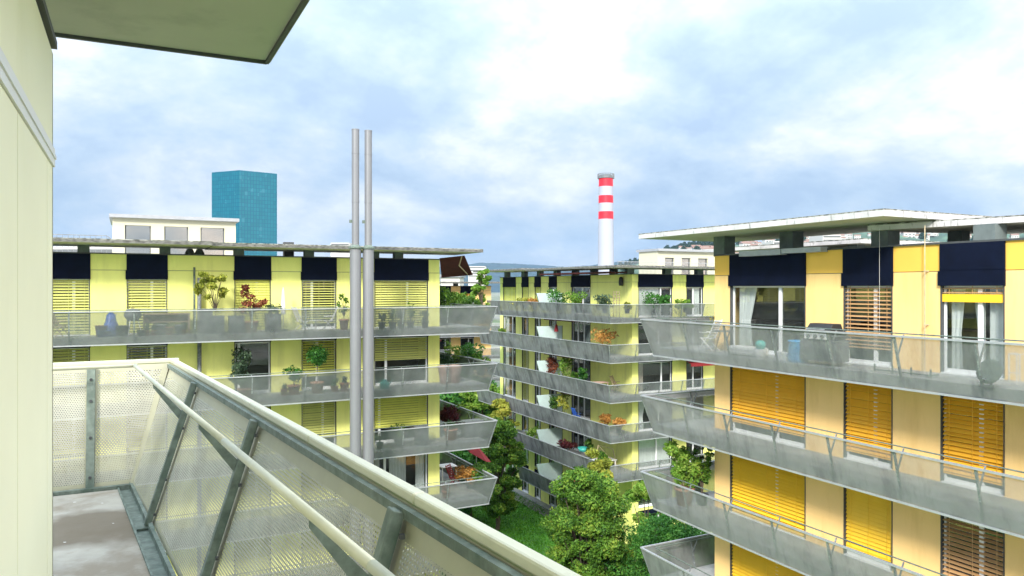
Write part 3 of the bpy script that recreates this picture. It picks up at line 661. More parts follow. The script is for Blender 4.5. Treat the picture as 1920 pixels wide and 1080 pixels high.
# end panels
ex = [top_(6.87).x, -.62-.12, -2.4, -4.1, -5.8]
xpost = Xat(170, 6.72)
ex = [top_(6.87).x, xpost, xpost-1.7, xpost-3.4, xpost-5.1]
for i in range(4):
    a, b = ex[i], ex[i+1]
    ab = bot(6.62).x if i == 0 else a
    panel((b, 6.63, ZK-.02), (ab, 6.63, ZK-.02), (a, 6.85, ZR-.015), (b, 6.85, ZR-.015), mt=.05)
def post_own(a, b, side, w=.052, d=.04):
    mb = MB(); mb.bar(a, b, w, d, up=side); return mb.build('post', M['galvg'], balA, bevel=.004)
for y in PY[1:]:
    a = bot(y)+Vector((-.035, 0, 0)); b = top_(y)+Vector((-.04, 0, -.01)); post_own(a, b, (1, 0, .3))
    # bracket plate from handrail to post
    mb = MB(); h = Vector((xh_(y), y, ZR-.012)); q1_ = a.lerp(b, .80)+Vector((-.02, 0, 0)); q2 = a.lerp(b, .74)+Vector((-.02, 0, 0)); 
    vs = [h+Vector((0, e, 0)) for e in (-.005, .005)]+[q1_+Vector((0, e, 0)) for e in (-.005, .005)]+[q2+Vector((0, e, 0)) for e in (-.005, .005)]+[h+Vector((0, e, -.03)) for e in (-.005, .005)]
    mb.add(vs, [(0, 2, 4, 6), (7, 5, 3, 1), (0, 1, 3, 2), (2, 3, 5, 4), (4, 5, 7, 6), (6, 7, 1, 0)]); mb.build('bracket', M['galvg'], balA)
    mb = MB(); mb.box(a.x-.06, a.x+.05, y-.05, y+.05, ZF-.008, ZF+.004); mb.build('post_foot', M['galvg'], balA)
    for q in (.08, .32, .68, .93):
        p = a.lerp(b, q)+Vector((.02, .05, .0)); bo = MB(); bo.box(p.x-.007, p.x+.007, p.y-.007, p.y+.007, p.z-.007, p.z+.007); bo.build('bolt', M['cap'], balA)
        p = a.lerp(b, q)+Vector((.02, -.05, .0)); bo = MB(); bo.box(p.x-.007, p.x+.007, p.y-.007, p.y+.007, p.z-.007, p.z+.007); bo.build('bolt', M['cap'], balA)
mb = MB(); mb.bar(bot(6.6)+Vector((-.02, 0, 0)), top_(6.84)+Vector((-.02, -.02, 0)), .05, .03, up=(1, 0, 0)); mb.build('corner_trim', M['sheet'], balA)
for x in ex[1:]:
    a = Vector((x, 6.60, ZK-.02)); b = Vector((x, 6.82, ZR-.02)); post_own(a, b, (0, 1, 0), .06, .035)
    for q in (.1, .42, .72, .9): p = a.lerp(b, q)+Vector((0, -.018, 0)); bo = MB(); bo.tube([p, p+Vector((0, -.014, 0))], .011, 8); bo.build('bolt', M['cap'], balA)
# outer top rail: folded cap
def cap_rail(a, b, w=.042, h=.036):
    mb = MB(); mb.bar(a, b, w, h); return mb.build('top_rail', M['rail'], balA, bevel=.008)
seams = [6.87, 5.9, 5.0, 4.05, 3.05, 2.05, 1.0, -.2, -1.5, -3.0]
for a, b in zip(seams[:-1], seams[1:]): cap_rail((xr_(a)-.012, a-(.0 if a == 6.87 else .002), ZR+.005), (xr_(b)-.012, b+.002, ZR+.005))
mb = MB()
for a, b in zip(seams[:-1], seams[1:]): mb.bar((xr_(a)+.002, a, ZR-.055), (xr_(b)+.002, b, ZR-.055), .008, .08)
mb.build('rail_skirt', M['rail'], balA)
mb = MB(); mb.bar((xr_(6.8)-.05, 6.8, ZR-.032), (xr_(-3)-.05, -3, ZR-.032), .022, .03); mb.build('stiffener', M['galvg'], balA)
cap_rail((xr_(6.87)+.04, 6.87, ZR+.005), (-.95, 6.87, ZR+.005)); cap_rail((-.955, 6.87, ZR+.005), (-3, 6.87, ZR+.005)); cap_rail((-3.005, 6.87, ZR+.005), (-8, 6.87, ZR+.005))
# inner handrail tubes
mb = MB(); mb.tube([(xh_(6.60), 6.60, ZR), (xh_(3.2), 3.2, ZR)], .0145, 14); mb.build('handrail', M['rail'], balA, smooth=True)
mb = MB(); mb.tube([(xh_(3.197), 3.197, ZR), (xh_(1.62), 1.62, ZR)], .0145, 14); mb.build('handrail', M['rail'], balA, smooth=True)
mb = MB(); mb.tube([(xh_(1.617), 1.617, ZR), (xh_(-3), -3, ZR)], .0145, 14); mb.build('handrail', M['rail'], balA, smooth=True)
mb = MB(); mb.tube([(xh_(6.60)+.02, 6.60, ZR), (-8, 6.60, ZR)], .0145, 14); mb.build('handrail', M['rail'], balA, smooth=True)
# paint flecks / fallen bits
mb = MB()
for i in range(18):
    y = random.uniform(5.0, 6.3); x = random.uniform(-.9, xb_(y)-.2); s = random.uniform(.004, .010)
    a = random.uniform(0, 3.1); c, n_ = math.cos(a)*s*1.8, math.sin(a)*s
    mb.add([(x-c, y-n_, ZF+.004), (x+n_, y-c*.5, ZF+.004), (x+c, y+n_, ZF+.005), (x-n_, y+c*.5, ZF+.004)], [(0, 1, 2, 3)])
fl = mb.build('paint_flakes', M['whitep']); tag(fl, 'pale flakes scattered on the near balcony floor', 'litter', kind='stuff')

# ---------------------------------------------------------------- flues
def flue(px, label):
    Y = 31.6; x = Xat(px, Y); o = empty('exhaust_flue', (x, Y, 0), label, 'flue', 'twin steel exhaust flues')
    d = 32.1; ztop = EYE+(538-243)/FPX*d; zc_ = EYE+(538-466)/FPX*d
    mb = MB(); zs = [0, 4, 8, 10.5, 13.2, 15.5, zc_]
    for a, b in zip(zs[:-1], zs[1:]): mb.tube([(x, Y, a+.012), (x, Y, b-.012)], .238, 20); mb.tube([(x, Y, b-.03), (x, Y, b+.012)], .244, 20)
    mb.build('lower_pipe', M['flue'], o, smooth=False)
    mb = MB(); zs = [zc_, zc_+1.6, ztop-1.0, ztop]
    zs = [zc_, EYE+(538-378)/FPX*d, EYE+(538-287)/FPX*d, ztop]
    for a, b in zip(zs[:-1], zs[1:]): mb.tube([(x, Y, a+.012), (x, Y, b)], .158 if a > zc_ else .155, 20); mb.tube([(x, Y, b-.04), (x, Y, b+.01)], .165, 20)
    mb.build('upper_pipe', M['flue'], o)
    mb = MB(); mb.lathe([(.155, 0), (.30, 0), (.30, .06), (.20, .10), (.155, .16)], 20, 0, (x, Y, zc_)); mb.build('collar', M['galvg'], o)
    mb = MB(); z = EYE+(538-416)/FPX*d; mb.box(x-.26, x-.14, Y-.04, Y+.04, z-.05, z+.08); mb.build('lug', M['galvg'], o)
    return o
flue(666.5, 'left one of the two tall silver exhaust flues standing before the lime block')
flue(690.5, 'right one of the two tall silver exhaust flues standing before the lime block')

# ---------------------------------------------------------------- chimney and tower
p = P(1136, 540, 380); ch = empty('industrial_chimney', (p.x, p.y, 0), 'tall white factory chimney with three red bands and a grey cap platform', 'chimney')
zz = lambda y: EYE+(538-y)/FPX*380
rr = lambda y: 3.55+.55*(y-335)/180
prev = 600; mbw = MB(); mbr = MB()
segs = [(560, 411, 0), (411, 397, 1), (397, 381, 0), (381, 367, 1), (367, 350, 0), (350, 335, 1)]
for a, b, c in segs:
    (mbr if c else mbw).tube([(p.x, p.y, 0 if a == 560 else zz(a)), (p.x, p.y, zz(b))], [rr(a) if a != 560 else 4.4, rr(b)], 32)
mbw.build('shaft', M['whitepaint'], ch)
for (a, b, c) in segs:
    if c: m_ = MB(); m_.tube([(p.x, p.y, zz(a)), (p.x, p.y, zz(b))], [rr(a)+.03, rr(b)+.03], 32); m_.build('red_band', M['redpaint'], ch)
mb = MB(); mb.lathe([(3.6, 0), (4.2, .1), (4.2, .4), (3.7, .45)], 32, 0, (p.x, p.y, zz(335)))
for i in range(20):
    a = i*math.pi/10; mb.bar((p.x+4.1*math.cos(a), p.y+4.1*math.sin(a), zz(335)), (p.x+4.1*math.cos(a), p.y+4.1*math.sin(a), zz(326)), .25)
for z in (331, 326.5): mb.lathe([(4.05, -.15), (4.2, 0), (4.05, .15)], 32, 0, (p.x, p.y, zz(z)))
mb.tube([(p.x, p.y, zz(335)), (p.x, p.y, zz(328))], 3.0, 24); mb.build('cap_platform', M['galv'], ch)
def towerm():
    m = bpy.data.materials.new('teal_curtain_wall'); m.use_nodes = True; t = m.node_tree; pr = t.nodes['Principled BSDF']
    g = N(t, 'ShaderNodeUVMap'); br = N(t, 'ShaderNodeTexBrick'); br.offset = 0; br.squash = 1; br.inputs['Scale'].default_value = 1
    br.inputs['Brick Width'].default_value = 2.7; br.inputs['Row Height'].default_value = 3.6; br.inputs['Mortar Size'].default_value = .3
    br.inputs['Color1'].default_value = (.006, .125, .18, 1); br.inputs['Color2'].default_value = (.008, .155, .22, 1); br.inputs['Mortar'].default_value = (.006, .10, .17, 1)
    L(t, g.outputs[0], br.inputs[0]); 
    n = N(t, 'ShaderNodeTexNoise'); n.inputs['Scale'].default_value = .09; n.inputs['Detail'].default_value = 6; L(t, g.outputs[0], n.inputs[0])
    v = N(t, 'ShaderNodeTexWhiteNoise'); sn = N(t, 'ShaderNodeVectorMath', operation='SNAP'); sn.inputs[1].default_value = (2.7, 3.6, 1); L(t, g.outputs[0], sn.inputs[0]); L(t, sn.outputs[0], v.inputs[0])
    f = math_n(t, 'GREATER_THAN', math_n(t, 'ADD', v.outputs[0], n.outputs[0]), 1.50)
    c = mix_rgb(t, math_n(t, 'MULTIPLY', f, .12), br.outputs[0], (.15, .45, .55)); L(t, c, pr.inputs['Base Color'])
    pr.inputs['Roughness'].default_value = .12; pr.inputs['Metallic'].default_value = .25; return m
tw = empty('office_tower', P(458, 540, 680).xy.to_3d(), 'teal glass office tower rising behind the lime block on the left', 'tower')
cor = [(397, 704), (449, 690), (519.5, 712), (519, 740), (400, 745)]
def towmesh():
    pts = []; H = [319, 319.5, 326]
    base = [P(c[0], 538, c[1]) for c in cor]
    vs = [(b.x, b.y, 0) for b in base]+[(b.x, b.y, EYE+108) for i, b in enumerate(base)]
    ztm = max(v[2] for v in vs)
    vs = [(v[0], v[1], v[2]) for v in vs]
    me = bpy.data.meshes.new('glass_facade'); org = ORG[tw.name]; n = 5
    fs = [(i, (i+1) % n, n+(i+1) % n, n+i) for i in range(n)]+[(5, 6, 7, 8, 9)]
    me.from_pydata([Vector(v)-org for v in vs], [], fs); me.materials.append(towerm()); me.materials.append(M['cap'])
    me.polygons[5].material_index = 1
    uv = me.uv_layers.new(name='UVMap')
    for i, pl in enumerate(me.polygons):
        if i == 5: continue
        o0 = Vector(vs[pl.vertices[0]])
        for li in pl.loop_indices:
            v = Vector(vs[me.loops[li].vertex_index]); uv.data[li].uv = ((v.xy-o0.xy).length+i*60, v.z)
    o = bpy.data.objects.new('glass_facade', me); C.objects.link(o); o.parent = tw
towmesh()

# ---------------------------------------------------------------- ground, hills, far city
mb = MB(); mb.box(-6000, 9000, -2000, 12000, -.5, -.02); g = mb.build('ground', principled('city_ground', (.20, .20, .17), .95, var=.5, scale=.03, stain=((.06, .11, .04), .02, .45, .6, 1))); tag(g, kind='structure')
mb = MB(); mb.prism([(-30, -40), (60, -40), (60, 110), (-30, 110)], -.2, 0); g = mb.build('lawn', M['grass']); tag(g, kind='structure')
mb = MB(); mb.prism([(-22, 31.2), (17.6, 31.2), (17.6, 32.6), (-22, 32.6)], -.1, .012); g = mb.build('garden_path', M['asph']); tag(g, kind='structure')
forest = principled('hazed_forest_hill', (.012, .045, .065), .95, var=.5, scale=.012, bump=0, stain=((.02, .055, .06), .006, .5, .62, 1), det=10)  # forest colour shifted to blue, distance haze put into it
def ridge(name, prof, d0, d1, seed, mat):
    """prof: (pixel x, pixel y of the skyline) at distance d1; rises from d0"""
    rng = random.Random(seed); mb = MB(); vs = []; K = 14
    xs = np.arange(prof[0][0], prof[-1][0]+1, 6.0); ysl = np.interp(xs, [q[0] for q in prof], [q[1] for q in prof])
    for i, (x, y) in enumerate(zip(xs, ysl)):
        h = EYE+(538-y)/FPX*d1
        for k in range(K):
            q = k/(K-1); d = d0+(d1-d0)*q; a, b = ray(x)
            hh = h*(q**.8)*(1+.0) + math.sin(x*.05+k*1.3)*h*.04*q*(1-q)*4 + rng.uniform(-1, 1)*h*.012*q
            vs.append((a*d, b*d, hh-1))
        a, b = ray(x); vs.append((a*d1*1.3, b*d1*1.3, h*.7))
    K += 1
    mb.add(vs, [(i*K+k, (i+1)*K+k, (i+1)*K+k+1, i*K+k+1) for i in range(len(xs)-1) for k in range(K-1)])
    o = mb.build(name, mat, smooth=True); return tag(o, kind='structure')
ridge('hills', [(-900, 500), (100, 505), (600, 508), (780, 502), (860, 497), (905, 492), (945, 493), (985, 495), (1060, 500), (1110, 497), (1170, 488), (1200, 486), (1300, 490), (1700, 480)], 2600, 4200, 3, forest)
forest2 = principled('wooded_hillside', (.07, .13, .08), .95, var=.5, scale=.03, stain=((.03, .07, .05), .02, .45, .6, 1), det=10)
ridge('hillside', [(1120, 515), (1160, 503), (1200, 490), (1262, 470), (1300, 462), (1345, 459), (1420, 455), (1500, 445), (1560, 436), (1650, 428), (1760, 424), (1900, 420), (2300, 415)], 900, 1700, 5, forest2)
hz = random.Random(11)
def hill_point(px, q):
    prof = [(1120, 515), (1160, 503), (1200, 490), (1262, 470), (1300, 462), (1345, 459), (1420, 455), (1500, 445), (1560, 436), (1650, 428), (1760, 424), (1900, 420), (2300, 415)]
    y = np.interp(px, [c[0] for c in prof], [c[1] for c in prof]); h = EYE+(538-y)/FPX*1700; d = 900+800*q; a, b = ray(px)
    return Vector((a*d, b*d, h*q**.8-3))
hm = empty('hillside_house', (0, 0, 0), 'small pale house among the trees of the hillside on the right', 'house', 'houses on the wooded hillside')
mb = MB(); mb.box(-7, 7, -5, 5, 0, 9); mb.build('wall', M['whitewall'], hm)
mb = MB(); mb.add([(-7.6, -5.6, 9), (7.6, -5.6, 9), (7.6, 5.6, 9), (-7.6, 5.6, 9), (-7.6, 0, 12), (7.6, 0, 12)], [(0, 1, 5, 4), (2, 3, 4, 5), (0, 4, 3), (1, 2, 5), (3, 2, 1, 0)]); mb.build('roof', principled('hill_roof', (.22, .13, .10), .9), hm)
for zz_ in (1.2, 5.2):
    for x in (-5.2, -1, 3.2): mb = MB(); mb.box(x, x+2, -5.15, -5.02, zz_, zz_+1.7); mb.build('window', M['cap'], hm)
houses = []
for i in range(110):
    px = hz.choice((hz.uniform(1262, 1345), hz.uniform(1370, 1640), hz.uniform(1400, 1520), hz.uniform(1660, 1920))); q = hz.uniform(.55, .93)
    houses.append((px, q))
for i, (px, q) in enumerate(houses):
    h = hm if i == 0 else copy_tree(hm); h.location = hill_point(px, q); h.rotation_euler.z = -TH+hz.uniform(-.6, .6); s = hz.uniform(.55, 1.25); h.scale = (s*hz.uniform(.8, 1.5), s, s)
# leaves ------------------------------------------------------------
def leaf_mesh(name, blobs, n, size, mat, seed=0, aspect=1.6, shell=.55, parent=None, droop=.0):
    rng = np.random.default_rng(seed); bl = np.array([b[:6] if len(b) >= 6 else (*b[:3], b[3], b[3], b[3]) for b in blobs], float)
    vol = bl[:, 3]*bl[:, 4]*bl[:, 5]; pr = vol**.8; pr = pr/pr.sum()
    idx = rng.choice(len(bl), n, p=pr); dirs = rng.normal(size=(n, 3)); dirs /= np.linalg.norm(dirs, axis=1)[:, None]
    r = (shell+(1-shell)*rng.random(n))**.6*(.84+.34*rng.random(n)**2); c = bl[idx, :3]+dirs*bl[idx, 3:6]*r[:, None]
    nrm = dirs*.6+rng.normal(size=(n, 3))*.8; nrm[:, 2] += .35; nrm /= np.linalg.norm(nrm, axis=1)[:, None]
    t = np.cross(nrm, rng.normal(size=(n, 3))); t /= np.linalg.norm(t, axis=1)[:, None]; b = np.cross(nrm, t)
    s = size*(.6+.8*rng.random(n))[:, None]
    v = np.stack([c-t*s*aspect/2, c+b*s/2*.8, c+t*s*aspect/2, c-b*s/2*.8], 1).reshape(-1, 3)
    me = bpy.data.meshes.new(name); org = ORG.get(parent.name, Vector()) if parent is not None else Vector()
    v = v-np.array(org)
    me.vertices.add(4*n); me.vertices.foreach_set('co', v.ravel()); me.loops.add(4*n); me.loops.foreach_set('vertex_index', np.arange(4*n, dtype=np.int32))
    me.polygons.add(n); me.polygons.foreach_set('loop_start', np.arange(0, 4*n, 4, dtype=np.int32)); me.polygons.foreach_set('loop_total', np.full(n, 4, dtype=np.int32))
    me.materials.append(mat); me.update(); me.validate()
    o = bpy.data.objects.new(name, me); C.objects.link(o)
    if parent is not None: o.parent = parent
    return o
def tree(loc, h, w, cr0, mat, seed, label, n=14000, leaf=.13, nb=46, cat='tree', group=None, squash=1.0, dens=.30):
    rng = random.Random(seed); o = empty('broadleaf_tree', loc, label, cat, group); x, y, z = loc
    mb = MB(); ch_ = h-cr0; cz = z+cr0+ch_*.5
    tips = []
    mb.tube([(x, y, z-.2), (x+.1, y, z+cr0*.6), (x-.05, y+.1, z+cr0+ch_*.35), (x+.1, y, z+h*.86)], [w*.045+.05, w*.035+.03, w*.022, .02], 8)
    blobs = []
    for i in range(nb):
        a = rng.uniform(0, 6.28); e = rng.uniform(-1, 1); rr_ = rng.uniform(.35, .95)
        prof = math.sqrt(max(0, 1-e*e))*.9+.08
        px_ = x+math.cos(a)*w/2*prof*rr_; py_ = y+math.sin(a)*w/2*prof*rr_; pz = cz+e*ch_*.46
        s = w*rng.uniform(.07, .17)*(.8 if nb > 100 else 1); blobs.append((px_, py_, pz, s, s, s*.72))
        if i % 3 == 0: st = z+cr0*.6+(pz-z-cr0*.6)*.35; mb.tube([(x, y, st), ((x+px_)/2, (y+py_)/2, (st+pz)/2+.1), (px_, py_, pz)], [w*.012+.01, w*.008+.01, .01], 5)
    mb.build('trunk', M['bark'], o); leaf_mesh('crown', blobs, n, leaf, LF[mat], seed, parent=o)
    return o
def onlawn(px, d): a, b = ray(px); return (a*d, b*d, 0)
tree(onlawn(1100, 39), 9.9, 5.1, 1.2, 'olive', 1, 'large olive green tree with yellowing leaves in the middle of the courtyard lawn', n=70000, leaf=.095, nb=200)
tree(onlawn(1122, 42), 10.1, 2.6, 5.0, 'yellow', 21, 'slim yellow green treetop rising just behind the large olive tree', n=7000, leaf=.14, nb=26)
tree(onlawn(1255, 38), 7.4, 6.5, .8, 'green', 2, 'broad deep green feathery tree beneath the apricot block balconies', n=60000, leaf=.085, nb=190)
tree(onlawn(1215, 47), 7.6, 3.6, .6, 'bright', 3, 'light green shrub tree at the foot of the far lime block corner', n=11000, leaf=.14, nb=30)
tree(onlawn(932, 59), 8.9, 4.4, 1.0, 'olive', 4, 'dark olive tree leaning at the end of the lime block, beside the far block', n=40000, leaf=.12, nb=130)
tree(onlawn(940, 66), 9.4, 3.4, 3, 'yellow', 5, 'tall yellow leaved tree top between the two lime blocks', n=8000, leaf=.17, nb=30)
tree(onlawn(858, 84), 10.2, 9.0, 1, 'green', 6, 'wide green tree beyond the end balconies, in the gap between blocks', n=18000, leaf=.26, nb=60)
tree(onlawn(905, 80), 9.4, 7.0, 1, 'bright', 16, 'fresh green bushy tree in the gap, beside the wide green tree', n=14000, leaf=.25, nb=50)
tree(onlawn(830, 66), 6.5, 6.0, .5, 'dark', 17, 'low dark tree behind the lowest end balcony of the lime block', n=12000, leaf=.22, nb=40)
tree(onlawn(880, 61), 7.0, 4.5, .5, 'green', 18, 'green shrub tree behind the red parasol at the lime block end', n=12000, leaf=.18, nb=40)
for i, (px, d, h, w) in enumerate(((1290, 30.5, 5.2, 4.5),)):
    tree(onlawn(px, d), h, w, .3, 'dark', 30+i, 'low dark shrub growing under the lowest apricot block balcony', n=9000, leaf=.12, nb=30)
# ground cover
rng = np.random.default_rng(5); blobs = []
n = 52000; a = rng.uniform(860, 1330, n); d = rng.uniform(40, 72, n); u = (a-960)/FPX
X = (u*CT+ST)*d; Y = (-u*ST+CT)*d; ok = (X < 32.0) & ~((X < 15.6) & (Y > 33)); X, Y = X[ok], Y[ok]; n = len(X)
hh = .05+.11*rng.random(n); an = rng.uniform(0, 6.28, n); w_ = .035+.03*rng.random(n)
v = np.stack([np.stack([X-np.cos(an)*w_, Y-np.sin(an)*w_, np.zeros(n)], 1), np.stack([X+np.cos(an)*w_, Y+np.sin(an)*w_, np.zeros(n)], 1), np.stack([X+rng.normal(0, .04, n), Y+rng.normal(0, .04, n), hh], 1)], 1).reshape(-1, 3)
me = bpy.data.meshes.new('grass'); me.from_pydata(v.tolist(), [], np.arange(3*n).reshape(-1, 3).tolist()); me.materials.append(leafm('grass_blade', [(.04, .16, .012), (.09, .28, .02), (.17, .38, .03)]))
o = bpy.data.objects.new('grass', me); C.objects.link(o); tag(o, 'short bright green lawn grass between the blocks', 'grass', kind='stuff')
mb = MB(); mb.prism([(31.0, 67), (32.1, 67), (32.1, 44.6), (31.0, 44.6)], -.1, .02); g = mb.build('foundation_strip', M['asph']); tag(g, kind='structure')

# far trees on the hillside skyline (one mesh each, copied)
ft = empty('skyline_tree', (0, 0, 0), 'small dark tree on the wooded hillside skyline', 'tree', 'trees on the hillside')
leaf_mesh('crown', [(0, 0, 8, 4, 4, 6), (2, 0, 6, 3.5, 3.5, 4), (-2, 1, 6, 3.5, 3.5, 4)], 260, 2.2, LF['far'], 9, parent=ft)
mb = MB(); mb.tube([(0, 0, -2), (0, 0, 8)], [.5, .25], 6); mb.build('trunk', M['bark'], ft)
for i in range(150):
    px = hz.choice((hz.uniform(1150, 1345), hz.uniform(1260, 1345), hz.uniform(1370, 1920))); q = hz.choice((hz.uniform(.5, 1), 1.0, .97))
    t_ = ft if i == 0 else copy_tree(ft); t_.location = hill_point(px, q); s = hz.uniform(.6, 1.4); t_.scale = (s, s, s*hz.uniform(.8, 1.3))
# far buildings in the gap
def farblock(x0, x1, yt, yb, d, mat, label, bands=0, dep=12, roofm=None):
    a = P(x0, yt, d); b = P(x1, yt, d); o = empty('city_building', (a.x, a.y, 0), label, 'building')
    U = Vector((b.x-a.x, b.y-a.y)); f = Frame((a.x, a.y), (U.x, U.y)); W = U.length; H = (538-yt)/FPX*d
    mb = MB(); f.box(mb, 0, W, -dep, 0, -19.2, H); mb.build('wall', mat, o)
    if roofm: mb = MB(); f.box(mb, -.3, W+.3, -dep-.3, .3, H, H+.5); mb.build('roof', roofm, o)
    for i in range(bands):
        q = (i+.5)/bands; z = H-(yb-yt)/FPX*d*q; hgt = (yb-yt)/FPX*d/bands*.42
        mb = MB(); f.box(mb, W*.03, W*.97, .0, .12, z-hgt/2, z+hgt/2); mb.build('window_band', M['greyp'], o)
    return f, W, H, o
farblock(878, 910, 499, 520, 420, M['whitewall'], 'white office block with dark window bands, far off beside the awning', 4, 20)
f_, W_, H_, o_ = farblock(826, 862, 520, 560, 120, M['whitewall'], 'small white house with a tiny square window beyond the end balcony shrubs', 0, 10, M['galv'])
mb = MB(); f_.box(mb, W_*.36, W_*.50, 0, .05, H_-2.4, H_-1.5); mb.build('window', M['cap'], o_)
farblock(822, 868, 626, 660, 105, M['pink_t'], 'low building with pink roof seen between the end balconies', 0, 10)
farblock(620, 655, 455, 475, 500, M['whitewall'], 'far white tower block top just left of the flues', 3, 20)
farblock(60, 215, 462, 480, 260, M['whitewall'], 'long pale building glimpsed under the roof slab on the left', 1, 20)
for px, py, w, lab in ((1475, 452, 50, 'white terraced building glimpsed through the roof gap, left'), (1560, 440, 34, 'white flat roofed building glimpsed through the roof gap, right'), (1600, 452, 60, 'long grey building glimpsed through the roof gap')):
    farblock(px-w/2, px+w/2, py, py+14, 300, M['whitewall'], lab, 2, 14)

# ---------------------------------------------------------------- plants and balcony things
def pot(parent, x, y, z, r, h, mat, square=False):
    mb = MB()
    if square:
        mb.box(x-r, x+r, y-r, y+r, z, z+h); mb.box(x-r-.015, x+r+.015, y-r-.015, y+r+.015, z+h-.05, z+h-.002)
    else: mb.lathe([(0, 0), (r*.72, 0), (r*.95, h*.86), (r*1.06, h*.86), (r*1.06, h), (r*.9, h), (r*.85, h*.9), (0, h*.9)], 18, 0, (x, y, z))
    mb.build('pot', M[mat], parent, smooth=not square)
def potted(name, loc, h, w, leaf, label, pr=.22, ph=.35, pm='terra', n=900, ls=.05, form='bush', seed=0, square=False, cat='plant', group=None, bare=.25, potted_=True):
    x, y, z = loc; rng = random.Random(seed+int(x*97)+int(z*31)); o = empty(name, loc, label, cat, group)
    if potted_: pot(o, x, y, z, pr, ph, pm, square)
    zb = z+(ph*.9 if potted_ else 0); H = h; mb = MB(); blobs = []
    if form == 'ball':
        cz = zb+H-w/2; mb.tube([(x, y, zb), (x, y, cz)], .018, 6); blobs = [(x, y, cz, w/2, w/2, w/2)]+[(x+rng.uniform(-.3, .3)*w, y+rng.uniform(-.3, .3)*w, cz+rng.uniform(-.3, .3)*w, w*.25)for _ in range(6)]
    elif form == 'tree':
        k = 14
        for i in range(k):
            a = rng.uniform(0, 6.28); q = rng.uniform(.3, 1); rr_ = w/2*rng.uniform(.3, 1)*(1.15-q*.5)
            e = (x+math.cos(a)*rr_, y+math.sin(a)*rr_, zb+H*q); s = w*rng.uniform(.08, .15)
            blobs.append((*e, s, s, s*.7)); mb.tube([(x, y, zb+H*.12), (x+(e[0]-x)*.35, y+(e[1]-y)*.35, zb+H*q*.62), e], [.016, .010, .004], 5)
        mb.tube([(x, y, zb-.05), (x, y, zb+H*.5)], [.02, .014], 6)
    elif form == 'spray':
        for i in range(16):
            a = rng.uniform(0, 6.28); e = Vector((x+math.cos(a)*w/2*rng.uniform(.3, 1), y+math.sin(a)*w/2*rng.uniform(.3, 1), zb+H*rng.uniform(.45, 1)))
            mb.tube([(x, y, zb), (x+(e.x-x)*.3, y+(e.y-y)*.3, zb+(e.z-zb)*.7), e], [.01, .008, .003], 4)
            for q in (.55, .75, .95): blobs.append((x+(e.x-x)*q, y+(e.y-y)*q, zb+(e.z-zb)*q, w*.09, w*.09, w*.07))
    else:
        for i in range(16):
            a = rng.uniform(0, 6.28); q = rng.uniform(.15, .95); rr_ = w/2*rng.uniform(.1, .75)
            s = w*rng.uniform(.12, .22); blobs.append((x+math.cos(a)*rr_, y+math.sin(a)*rr_, zb+H*q*.88, s, s, min(s, H*.25)))
        for i in range(4): b = blobs[i]; mb.tube([(x, y, zb-.03), b[:3]], [.012, .005], 5)
    if mb.v: mb.build('stem', M['bark'], o)
    leaf_mesh('foliage', blobs, n, ls, LF[leaf], seed+3, parent=o)
    return o
zB = lambda k: EYE+FB-2.8*k
def locB(px, k, Y=33.9): return (Xat(px, Y), Y, zB(k))
K = dict
potted('potted_shrub', locB(404, 0), 2.0, 1.7, 'yellow', 'tall loose yellow green shrub in a dark planter, lime block top balcony', .32, .75, 'greyp', 1100, .10, 'tree', 1, True)
mb = MB(); x, y, z = locB(443, 0); mb.box(x-.3, x+.3, y-.25, y+.25, z, z+.72); mb.box(x-.32, x+.32, y-.27, y+.27, z+.66, z+.74)
o = mb.build('planter_box', M['greyp']); tag(o, 'dark square planter box right beside the yellow green shrub', 'planter')
potted('potted_maple', locB(470, 0), 1.55, 1.35, 'red', 'red leaved maple in a terracotta pot on the top balcony of the lime block', .33, .5, 'terra', 700, .09, 'tree', 2)
potted('potted_shrub', locB(512, 0), .55, .75, 'grey', 'low shrub in a dark tapered planter, right of the red maple', .30, .8, 'greyp', 500, .06, 'bush', 3, True)
potted('potted_tree', locB(645, 0), 1.35, .8, 'olive', 'small half bare potted tree just left of the flues on the top balcony', .22, .5, 'terra', 240, .07, 'tree', 4)
for i, (px, h, lf) in enumerate(((716, .5, 'grey'), (736, .65, 'green'), (752, .75, 'dark'), (770, .95, 'olive'), (797, .6, 'dark'))):
    potted('potted_plant', locB(px, 0), h, .5, lf, ['small grey green plant in a black pot, first right of the top balcony flues', 'green plant in a black pot, second right of the flues on the top balcony', 'dark narrow plant in a black pot, third right of the flues on the top balcony', 'taller olive plant in a black pot, its tip above the top railing', 'broad dark plant in a black pot, last before the top balcony wall corner'][i], .18, .33, 'black', 260, .06, 'spray' if i != 4 else 'bush', 5+i)
def locE(px, k, Y): return (Xat(px, Y), Y, zB(k))
